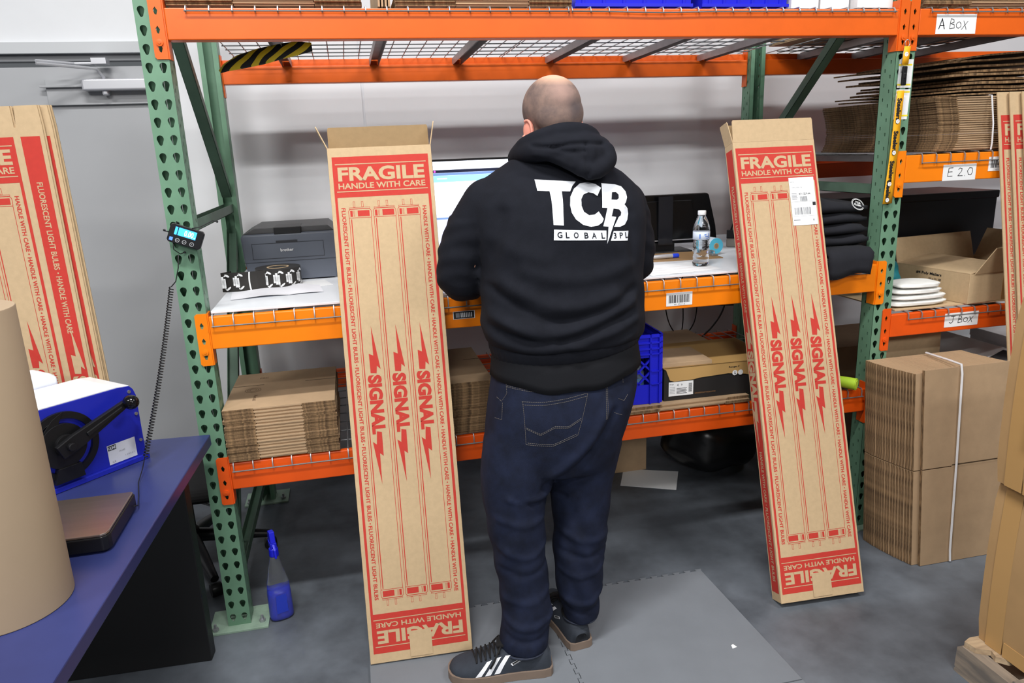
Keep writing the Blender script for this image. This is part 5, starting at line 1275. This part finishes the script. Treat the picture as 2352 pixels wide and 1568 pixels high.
for sx, wx, wy, dirx in ((1, 1.0, .085, .28), (-1, 1.285, .085, -.28)):      # hands on the desk: palm, five bent fingers
    f = Vector((dirx, 1, 0)).normalized(); s = Vector((f.y, -f.x, 0)); o = Vector((wx, wy, 1.178))
    R3 = Matrix((s, f, Vector((0, 0, 1)))).transposed()
    g.ell(o+f*.048, (.041, .050, .016), M=R3)
    for q, L in ((-.030, .066), (-.010, .076), (.010, .072), (.029, .056)):
        a = o+f*.085+s*q; g.tube([a-f*.02, a+Vector((0, 0, .006)), a+f*L*.5+Vector((0, 0, .004)), a+f*L*.85-Vector((0, 0, .016))], [.0105, .0100, .0092, .0080], 12); g.ell(a+f*L*.85-Vector((0, 0, .016)), (.0082,)*3, n=12, m=8)
    a = o+f*.02+s*(.034*sx); g.tube([a, a+s*.020*sx+f*.022, a+s*.030*sx+f*.050-Vector((0, 0, .006))], [.0130, .0115, .0090], 12); g.ell(a+s*.030*sx+f*.050-Vector((0, 0, .006)), (.0092,)*3, n=12, m=8)
HR = Matrix.Rotation(math.radians(9), 3, 'Z') @ Matrix.Rotation(math.radians(-14), 3, 'X') @ Matrix.Rotation(math.radians(-5), 3, 'Y'); HC = Vector((1.141, -.300, 1.698))
hp = lambda x, y, z: HC+HR @ Vector((x, y, z))
g.ell(hp(0, -.008, .012), (.0810, .100, .087), M=HR, n=36, m=24); g.ell(hp(0, .018, -.030), (.074, .078, .075), M=HR, n=32, m=20); g.ell(hp(0, -.045, -.016), (.072, .058, .066), M=HR, n=28, m=18)
g.ell(hp(0, .050, -.072), (.050, .045, .040), M=HR, n=24, m=14); g.ell(hp(0, .086, -.094), (.022, .016, .016), M=HR)
g.tube([hp(0, .092, .0), hp(0, .112, -.030), hp(0, .098, -.042)], [.009, .013, .012], 12); g.ell(hp(0, .108, -.036), (.017, .011, .010), M=HR)
g.ell(hp(0, .088, .018), (.052, .012, .010), M=HR); g.ell(hp(0, .092, -.064), (.024, .009, .007), M=HR)
for s in (-1, 1): g.ell(hp(s*.042, .078, -.030), (.022, .016, .016), M=HR)
g.tube([Vector((1.150, -.305, 1.52)), hp(0, -.020, -.065)], [.070, .064], 24)
g.ell(Vector((1.15, -.345, 1.575)), (.065, .045, .05))
body = fuse(g, 'body', SKIN, person, .0052, 3); adopt(body)
g = G()
for s in (-1, 1):      # ears
    c = hp(s*.082, .000, -.044); A = HR @ Matrix.Rotation(math.radians(s*-28), 3, 'Z') @ Matrix.Rotation(math.radians(10), 3, 'X')
    g.ell(c, (.0075, .0195, .032), M=A, n=20, m=14)
    g.tube([c+A @ Vector((s*.007, .017*math.cos(a), .030*math.sin(a))) for a in [math.radians(60+i*20) for i in range(15)]], .0042, 8, closed=False)
    g.ell(c+A @ Vector((s*.003, .004, -.028)), (.006, .009, .010), M=A)
ears = fuse(g, 'ears', mat('ear_skin', (226, 150, 132), .5, spec=.4), person, .0022, 3); adopt(ears)
g = G()
for s in (-1, 1): g.ell(hp(s*.031, .083, .0), (.0115, .0115, .0105), M=HR)
adopt(g.build('eyes', mat('eye_white', (230, 226, 220), .2), smooth='all'))
# cropped hair: a thin shell over the scalp
HAIR = mat('cropped_hair', (142, 118, 108), .9, rgb2=(108, 92, 88), vscale=26, bump=.5, bscale=900, detail=9)
nt = HAIR.node_tree; bs = nt.nodes['Principled BSDF']; src = bs.inputs['Base Color'].links[0].from_socket
tcn = nt.nodes.new('ShaderNodeTexCoord')
def soft_ball(c, r, gain):      # 0..1 falloff around a spot of the scalp (thinning crown, scar patch, nape line)
    m = nt.nodes.new('ShaderNodeMapping'); m.vector_type = 'POINT'; m.inputs['Scale'].default_value = [1/x for x in r]; m.inputs['Location'].default_value = [-a/b for a, b in zip(c, r)]
    gr = nt.nodes.new('ShaderNodeTexGradient'); gr.gradient_type = 'SPHERICAL'; ml = nt.nodes.new('ShaderNodeMath'); ml.operation = 'MULTIPLY'; ml.use_clamp = True; ml.inputs[1].default_value = gain
    nt.links.new(tcn.outputs['Object'], m.inputs['Vector']); nt.links.new(m.outputs[0], gr.inputs[0]); nt.links.new(gr.outputs['Fac'], ml.inputs[0]); return ml.outputs[0]
def mixc(fac, base, col):
    q = nt.nodes.new('ShaderNodeMixRGB'); nt.links.new(fac, q.inputs[0]); nt.links.new(base, q.inputs[1]); q.inputs[2].default_value = (*lin(col), 1); return q.outputs[0]
col_ = mixc(soft_ball(hp(.03, -.10, -.020), (.050, .06, .040), 1.0), src, (84, 74, 76))
col_ = mixc(soft_ball(hp(-.005, -.09, .030), (.045, .06, .050), .9), col_, (172, 140, 130))
col_ = mixc(soft_ball(hp(.010, -.045, .092), (.070, .085, .052), 1.9), col_, (214, 172, 146))
col_ = mixc(soft_ball(hp(0, -.08, -.085), (.11, .07, .034), 1.6), col_, (206, 160, 134))
nt.links.new(col_, bs.inputs['Base Color'])
me = body.data; inv = HR.inverted(); vs = {}; g = G(); fs = []
def inhair(p):
    q = inv @ (p-HC)
    lo = -.050-.020*max(0, min(1, (-q.y-.02)/.05)) if q.y < .03 else -.02+(q.y-.03)*1.5
    return q.z > lo and not (q.y > .062+.0*q.z) and (abs(q.x) < .2) and q.length < .16, q
for p in me.polygons:
    c_ = Vector(p.center)
    if c_.z < 1.58: continue
    if inhair(c_)[0]:
        idx = []
        for i in p.vertices:
            if i not in vs:
                v = me.vertices[i]; q = inhair(v.co)[1]; vs[i] = len(g.v); g.v.append(tuple(v.co+v.normal*.0010))
            idx.append(vs[i])
        g.f.append(tuple(idx)); g.m.append(0)
hair = g.build('hair', HAIR, smooth='all')
adopt(hair)
# hoodie
g = G()
loft(g, [(1.035, .925, 1.395, -.335, .158), (1.05, .912, 1.402, -.337, .166), (1.10, .900, 1.406, -.338, .170), (1.17, .905, 1.400, -.338, .166), (1.25, .905, 1.400, -.337, .160), (1.33, .895, 1.408, -.335, .155),
    (1.40, .890, 1.412, -.330, .148), (1.45, .890, 1.405, -.322, .138), (1.49, .905, 1.385, -.315, .122), (1.525, .940, 1.350, -.305, .105), (1.555, .99, 1.30, -.300, .088), (1.585, 1.04, 1.265, -.300, .075), (1.60, 1.06, 1.25, -.30, .065)])
limb(g, [(.945, -.300, 1.445), (.880, -.275, 1.34), (.857, -.252, 1.235), (.895, -.13, 1.198), (.945, -.02, 1.192), (.990, .055, 1.185)], [.080, .077, .071, .062, .050, .040], 28)
limb(g, [(1.350, -.300, 1.420), (1.396, -.270, 1.32), (1.412, -.240, 1.232), (1.385, -.12, 1.205), (1.335, -.01, 1.195), (1.292, .055, 1.188)], [.082, .074, .066, .058, .048, .040], 28)
hood_ = fuse(g, 'hoodie', HOODM, person, .0075, 7)
A_ = lambda L: [(.732+x*.0003986, 1.2934-y*.0003827) for x, y in L]
F_ = [(A_([(540, 130), (640, 210), (760, 280), (900, 330), (1040, 345), (1180, 320), (1330, 270)]), .020, .011),
      (A_([(470, 400), (620, 470), (800, 520), (950, 520), (1100, 470), (1300, 400), (1480, 330)]), .019, .012),
      (A_([(450, 560), (600, 620), (760, 660), (950, 640), (1150, 590), (1350, 540), (1500, 480)]), .017, .010),
      (A_([(700, 60), (900, 130), (1100, 140), (1300, 110), (1450, 60)]), .022, .008),
      (A_([(430, 330), (560, 430), (700, 540), (860, 600)]), .015, .007),
      (A_([(460, 180), (600, 300), (760, 400), (900, 440), (1100, 430), (1350, 350), (1500, 250)]), .013, -.009),
      (A_([(450, 480), (620, 555), (800, 595), (980, 585), (1200, 520), (1480, 420)]), .012, -.008),
      (A_([(1000, 620), (1200, 690), (1400, 640), (1510, 590)]), .012, .006),
      (A_([(950, -200), (1150, -160), (1350, -110), (1450, -20)]), .030, .006), (A_([(560, -360), (520, -200), (470, -60), (430, 60)]), .022, -.012),
      (A_([(1480, -300), (1500, -150), (1490, 0)]), .018, -.008), (A_([(500, -180), (640, -80), (820, -20)]), .025, .007)]
def ex(co, no):
    x, y, z = co.T
    arm = ((x < .90) | (x > 1.41)) & (z < 1.42); k = .0030*np.sin(95*z+30*y+20*x)*np.sin(40*y+33*z)
    low = np.exp(-((z-1.16)/.10)**2)*.0022*np.sin(60*z+14*x+5*np.sin(9*x))
    return np.where(arm, k, 0)+low
displace(hood_, F_, extra=ex); adopt(hood_)
# ribbed hem
def bandloft(name, rings, m, parent, ribs=0, n=220, e=.85, fx=None):
    g = G(); vs = []
    for (z, xl, xr, cy, hd) in rings:
        cx, hw = (xl+xr)/2, (xr-xl)/2
        for j in range(n):
            a = 2*math.pi*j/n; k = 1+ribs*math.sin(a*n/4)
            c_, s_ = math.cos(a), math.sin(a); x = cx+hw*k*math.copysign(abs(c_)**e, c_); y = cy+hd*k*math.copysign(abs(s_)**e, s_)
            vs.append((x, y, z+(fx(x, y) if fx else 0)))
    k = len(rings); g.add(vs, [(i*n+j, i*n+(j+1) % n, (i+1)*n+(j+1) % n, (i+1)*n+j) for i in range(k-1) for j in range(n)])
    o = g.build(name, m, smooth='all'); so = o.modifiers.new('s', 'SOLIDIFY'); so.thickness = .004; so.offset = -1; return o
tilt = lambda x, y: .030*max(0, (x-1.12)/.25)**1.5
hem = bandloft('ribbed_hem', [(.992, .935, 1.385, -.335, .150), (1.0, .930, 1.389, -.336, .156), (1.02, .924, 1.393, -.337, .160), (1.05, .920, 1.396, -.337, .158)], HOODM, person, .003, fx=tilt); adopt(hem)
tilt2 = lambda x, y: (.030*((x-1.13)/.2)**2 if y < -.3 else .02)+.004*math.sin(40*x)
tee = bandloft('tee_shirt', [(.912, .922, 1.392, -.338, .163), (.935, .925, 1.389, -.338, .162), (.97, .930, 1.384, -.337, .156), (1.03, .935, 1.38, -.337, .146)], TEEM, person, 0, fx=tilt2)
adopt(tee)
# hood: collar roll and the fallen pointed hood
g = G()
C_ = [(1.045, -.290, 1.600), (1.052, -.345, 1.612), (1.085, -.385, 1.628), (1.140, -.402, 1.642), (1.195, -.395, 1.640), (1.238, -.360, 1.628), (1.256, -.310, 1.612), (1.24, -.25, 1.60)]
limb(g, C_, [.020, .024, .025, .026, .027, .027, .026, .022], 16)
limb(g, [(1.05, -.24, 1.575), (1.045, -.30, 1.585), (1.062, -.372, 1.592), (1.10, -.405, 1.598), (1.15, -.418, 1.600), (1.21, -.412, 1.596), (1.258, -.372, 1.588), (1.27, -.30, 1.578)], [.03, .030, .032, .034, .038, .042, .040, .034], 16)
limb(g, [(1.085, -.405, 1.588), (1.150, -.428, 1.570), (1.190, -.450, 1.540), (1.200, -.455, 1.528)], [.018, .030, .026, .018], 14)
limb(g, [(1.262, -.405, 1.580), (1.262, -.425, 1.560), (1.225, -.450, 1.538), (1.202, -.456, 1.526)], [.034, .030, .028, .018], 14)
g.ell((1.200, -.425, 1.575), (.060, .042, .050))
hd_ = fuse(g, 'hood', HOODM, person, .0055, 5)
displace(hd_, [([(1.195, 1.61), (1.190, 1.57), (1.196, 1.52)], .004, -.006), ([(1.215, 1.60), (1.203, 1.55), (1.205, 1.52)], .008, .003), ([(1.055, 1.608), (1.10, 1.600), (1.17, 1.612), (1.25, 1.607)], .006, -.008),
    ([(1.06, 1.585), (1.11, 1.575), (1.15, 1.548)], .007, .004), ([(1.10, 1.598), (1.16, 1.585), (1.19, 1.59)], .006, -.005)]); adopt(hd_, person)
# back print
T = tree_of(hood_, hem); TH = tree_of(hood_)
LG = lambda L: [(1.057+(x-815)*3.985e-4, 1.5165-(y-822)*3.79e-4-(x-815)*1.8e-5) for x, y in L]
shapes = [([(815, 822), (1103, 836), (1070, 868), (1047, 905), (988, 903), (985, 960), (968, 1142), (898, 1138), (905, 960), (902, 903), (818, 900)], []),
    ([(1282, 880), (1245, 853), (1190, 840), (1130, 849), (1078, 887), (1042, 943), (1031, 1000), (1036, 1052), (1060, 1100), (1108, 1139), (1165, 1154), (1218, 1146), (1252, 1125), (1266, 1100), (1235, 1046), (1202, 1068), (1160, 1072), (1125, 1047), (1113, 1005), (1118, 960), (1140, 926), (1180, 911), (1215, 918), (1242, 938)], []),
    ([(1293, 848), (1400, 857), (1450, 872), (1478, 908), (1480, 950), (1462, 985), (1448, 1000), (1472, 1028), (1478, 1070), (1465, 1112), (1435, 1145), (1390, 1160), (1342, 1158), (1385, 1090), (1405, 1078), (1412, 1055), (1398, 1035), (1352, 1028), (1330, 1083), (1366, 1088), (1275, 1278), (1298, 1156), (1257, 1152), (1305, 1023), (1265, 1020)],
        [[(1362, 912), (1395, 912), (1412, 930), (1408, 955), (1390, 967), (1345, 965)]]),
    ([(898, 1170), (1278, 1183), (1270, 1250), (892, 1245)], []), ([(1335, 1188), (1468, 1193), (1450, 1263), (1305, 1257)], [])]
g = G()
for P, H in shapes:
    loops = [LG(P)]+[LG(h) for h in H]; flat = [p for l in loops for p in l]
    tr = tessellate_polygon([[Vector((a, b, 0)) for a, b in l] for l in loops]); project(g, (flat, tr), TH, .0016)
for s, xs_, y0, y1, sk in (('GLOBAL', (917, 975, 1032, 1108, 1163, 1235), 1228, 1186, 0), ('3PL', (1330, 1380, 1428), 1243, 1203, 0)):
    for ch_, x0 in zip(s, xs_):
        vs2, fs2, asp = text2d(ch_, .02); w_ = min(34, 42*asp); yo = (x0-917)*.035 if s == 'GLOBAL' else 0
        project(g, ([LG([(x0+a*w_, y0+yo-b*42)])[0] for a, b in vs2], fs2), TH, .0024, 1)
bp = g.build('back_print', [mat('white_vinyl_print', (236, 240, 248), .45), HOODM], smooth='all'); adopt(bp); bp['label'] = 'white TCB GLOBAL 3PL print on the back of the hoodie'
# jeans
g = G()
loft(g, [(.955, .930, 1.378, -.338, .150), (.93, .925, 1.380, -.340, .152), (.88, .915, 1.374, -.347, .158), (.83, .905, 1.360, -.352, .162), (.77, .895, 1.340, -.357, .158), (.71, .888, 1.318, -.362, .148), (.66, .888, 1.300, -.368, .132), (.635, .892, 1.295, -.37, .115)], e=.8)
limb(g, [(1.005, -.375, .72), (.975, -.395, .62), (.963, -.415, .52), (.968, -.430, .41), (.975, -.440, .30), (.980, -.452, .21), (.970, -.466, .14), (.962, -.475, .112)], [.125, .112, .092, .084, .079, .079, .080, .078], 28)
limb(g, [(1.215, -.350, .71), (1.195, -.360, .60), (1.190, -.370, .50), (1.184, -.378, .41), (1.176, -.385, .32), (1.174, -.390, .23), (1.176, -.392, .155), (1.176, -.395, .118)], [.118, .108, .094, .088, .084, .076, .066, .060], 28)
jn = fuse(g, 'jeans', DENIM, person, .0075, 6)
fj = [([(1.17, .62), (1.08, .60), (1.0, .585), (.93, .60)], .010, .007), ([(1.12, .555), (1.03, .565), (.95, .60)], .009, -.007), ([(1.05, .52), (.97, .51), (.90, .535)], .012, .006), ([(1.06, .66), (1.12, .70), (1.20, .78), (1.24, .86)], .016, .008), ([(1.04, .62), (1.12, .665), (1.18, .72)], .010, -.007), ([(1.26, .84), (1.20, .74), (1.14, .66)], .012, -.008),
    ([(.90, .44), (.97, .40), (1.05, .43)], .011, .006), ([(.90, .37), (.97, .345), (1.05, .37)], .010, -.005), ([(1.10, .44), (1.18, .40), (1.27, .41)], .012, .006), ([(1.10, .37), (1.18, .345), (1.26, .36)], .010, -.006), ([(1.10, .30), (1.17, .28), (1.25, .31)], .010, .005),
    ([(.90, .20), (.97, .175), (1.05, .20)], .011, .008), ([(.90, .155), (.97, .135), (1.05, .15)], .009, -.007), ([(1.11, .20), (1.17, .17), (1.24, .21)], .010, .007), ([(1.11, .165), (1.17, .14), (1.24, .17)], .008, -.006), ([(.90, .27), (.98, .255), (1.05, .28)], .012, .005)]
def exj(co, no):
    x, y, z = co.T
    k = .0026*np.sin(46*z+9*np.sin(11*x)+12*y)*np.clip((.66-z)*4, 0, 1); return k
displace(jn, fj, extra=exj)
v = jn.data.vertices
for p in v:
    q_ = .092 if p.co.x < 1.075 else .100
    if p.co.z < q_: p.co.z = q_+(p.co.z-q_)*.12
adopt(jn)
TJ = tree_of(jn); ST = mat('tan_topstitch', (104, 98, 92), .8)
def stitch(g, L, dash=True, w=.0006):
    P = A_(L)
    for a, b in zip(P, P[1:]):
        a, b = Vector(a), Vector(b); n = max(2, int((b-a).length/.0055)); pts = []
        for i in range(n+1):
            q = a+(b-a)*i/n; h, nn_, _, _ = TJ.ray_cast(Vector((q.x, -1.2, q.y)), Vector((0, 1, 0)), 3)
            if h: pts.append(h+nn_*.0006*(1 if nn_.y < 0 else -1))
        for i in range(len(pts)-1):
            if (pts[i+1]-pts[i]).length < .02: g.tube([pts[i], pts[i].lerp(pts[i+1], .75)], w, 4)
for grp in (([(635, 1047), (800, 1050), (960, 1035), (1115, 1010)], [(637, 1070), (800, 1072), (960, 1056), (1105, 1032)], [(640, 1047), (640, 1370), (830, 1392), (1020, 1325), (1115, 1010)], [(652, 1357), (832, 1380), (1012, 1313)],
           [(650, 1240), (745, 1290), (850, 1235), (950, 1247), (1055, 1190)], [(650, 1250), (745, 1300), (850, 1247), (950, 1258), (1050, 1203)]),
          ([(550, 942), (700, 962), (860, 964), (1050, 945), (1250, 905), (1380, 870), (1490, 835)], [(550, 952), (700, 972), (860, 974), (1050, 955), (1250, 917)]),
          ([(1250, 905), (1262, 1000), (1240, 1230)], [(1262, 905), (1274, 1000), (1252, 1230)]), ([(470, 930), (452, 990), (470, 1040), (512, 1070)], [(512, 1075), (495, 1200), (440, 1210)], [(548, 930), (545, 1000), (512, 1060)]),
          ([(1410, 912), (1500, 872)], [(1412, 930), (1410, 985)], [(1360, 1090), (1410, 1120), (1450, 1078)], [(1325, 1200), (1395, 1232)])):
    g = G()
    for L in grp: stitch(g, L)
    adopt(g.build('stitching', ST))
# rolled hems
for (cx_, cy_, r_, z_, tl) in ((.962, -.475, .0745, .089, .0), (1.176, -.390, .0555, .099, .0)):
    g = G(); g.tube([(cx_+r_*math.cos(a), cy_+r_*math.sin(a), z_+tl*math.cos(a)*.5) for a in [i*math.pi/20 for i in range(40)]], .0036, 8, closed=True); o = g.build('trouser_hem', mat('worn_denim_hem', (40, 46, 62), .85, var=.3, vscale=60), smooth='all'); adopt(o)
# sneakers
UP = mat('charcoal_suede', (44, 50, 60), .85, var=.15, vscale=25, bump=.3, bscale=400); GUM = mat('gum_rubber_sole', (120, 104, 92), .55, var=.06, vscale=20); WL = mat('white_leather_stripe', (232, 234, 240), .4); LACE = mat('black_lace', (16, 16, 18), .8)
def shoe(M, label):
    r = empty('sneaker', (0, 0, 0)); r.parent = person; r.matrix_local = PM @ M; r['label'] = label
    K = [(-.150, .022, .055, 0), (-.144, .034, .075, 0), (-.125, .040, .088, 0), (-.095, .041, .090, 0), (-.055, .042, .088, 0), (-.02, .044, .094, .001), (.01, .047, .090, .002), (.05, .051, .074, .003), (.09, .052, .060, .003), (.12, .048, .052, .002), (.14, .039, .045, 0), (.152, .025, .036, -.002), (.157, .010, .028, -.003)]
    def sec(x):
        for a, b in zip(K, K[1:]):
            if a[0] <= x <= b[0]: t = (x-a[0])/(b[0]-a[0]); t = t*t*(3-2*t) if 0 else t; return [a[i]+(b[i]-a[i])*t for i in range(4)]
        return K[0] if x < K[0][0] else K[-1]
    def surf(x, a, off=0):     # a 0..pi from right to left side over the top
        _, w, h, c = sec(x); e = .62; z0 = .020
        cc, ss = math.cos(a), math.sin(a)
        return Vector((x, c+(w+off)*math.copysign(abs(cc)**e, cc), z0+(h-z0+off)*abs(ss)**(.80)))
    n = 26; xs_ = [-.150+.307*i/44 for i in range(45)]; g = G(); vs = [surf(x, math.pi*j/n) for x in xs_ for j in range(n+1)]
    g.add(vs, [(i*(n+1)+j, i*(n+1)+j+1, (i+1)*(n+1)+j+1, (i+1)*(n+1)+j) for i in range(44) for j in range(n)]+[tuple(range(n+1)), tuple(range(44*(n+1), 45*(n+1)))]); g.build('upper', UP, r, smooth='all')
    g = G(); out = []
    for s in (1, -1):
        q = [(x, sec(x)[3]+s*(sec(x)[1]+.005)) for x in xs_]; out += q if s > 0 else q[::-1]
    out = [(x+(.004 if x > .14 else (-.004 if x < -.14 else 0)), y) for x, y in out]
    g.prism(out, .0, .026, fz); g.build('sole', GUM, r, smooth=True, bevel=.003)
    for s in (0, 1):
        g = G()
        for x0 in (-.012, .016, .044):
            vs = []
            for i in range(9):
                t = i/8; a = .10+t*.78; xx = x0+.034*(1-t)-.016+.0*t
                for dx in (0, .0175): vs.append(surf(xx+dx*(1-.12*t), a if s == 0 else math.pi-a, .0012))
            g.add(vs, [(2*i, 2*i+1, 2*i+3, 2*i+2) for i in range(8)])
        g.build('side_stripes', WL, r, smooth='all')
        g = G(); a0, a1 = .42, .68
        q = [surf(x, (a if s == 0 else math.pi-a), .0016) for x, a in ((-.062, a0+.16), (-.032, a0-.10), (-.026, a0+.0), (-.056, a1+.0))]
        g.add(q, [(0, 1, 2, 3)]); g.build('side_label', WL, r)
        q2 = [q[0].lerp(q[2], .12), q[1].lerp(q[3], .12), q[2].lerp(q[0], .12), q[3].lerp(q[1], .12)]; nn_ = (q[1]-q[0]).cross(q[3]-q[0]).normalized(); nn_ = nn_ if (nn_.y < 0) == (s != 0) else -nn_
        g = G(); q2 = [p+nn_*.0006 for p in q2]; g.add(q2, [(0, 1, 2, 3)]); g.build('label_field', LACE, r)
        u_ = (q2[1]-q2[0]); v_ = (q2[3]-q2[0]); FR_ = lambda a, b, l: q2[0]+u_*a+v_*b+nn_*(l)
        g = G(); put(g, 'adidas', FR_ if s else (lambda a, b, l: FR_(1-a, b, l)), .1, .2, .8, .6, 0, .0006); g.build('label_text', WL, r)
    g = G()
    for k in range(6):
        x = .006+.0135*k; g.tube([surf(x, math.pi*(.5+q_), .0030) for q_ in (-.17, -.08, 0, .08, .17)], .0027, 6)
        g.tube([surf(x, math.pi*.36, .003), surf(x+.007, math.pi*.5, .005), surf(x+.0135, math.pi*.64, .003)], .0022, 6)
    for s in (-1, 1): g.tube([surf(-.004, math.pi/2, .006), surf(.004, math.pi/2+s*.35, .016), surf(.022, math.pi/2+s*.9, .010), surf(.034, math.pi/2+s*1.15, .006), surf(.012, math.pi/2+s*.6, .010), surf(-.002, math.pi/2, .007)], .0024, 6)
    g.build('laces', LACE, r, smooth='all')
    g = G(); g.tube([(-.085+.052*math.cos(a), .030*math.sin(a), .090-.004*math.cos(a)) for a in [i*math.pi/14 for i in range(28)]], .006, 8, closed=True); g.prism([(-.02, -.022), (.012, -.02), (.012, .02), (-.02, .022)], .098, .104, fz); g.build('collar', LACE, r, smooth=True)
a1 = math.radians(180-9)
shoe(Matrix.Translation((.886, -.484, .0115)) @ Matrix.Rotation(a1, 4, 'Z') @ Matrix.Scale(1.04, 4), 'left striped sneaker pointing sideways')
shoe(Matrix.Translation((1.143, -.300, .0115)) @ Matrix.Rotation(math.radians(97), 4, 'Z'), 'right sneaker seen from the heel')
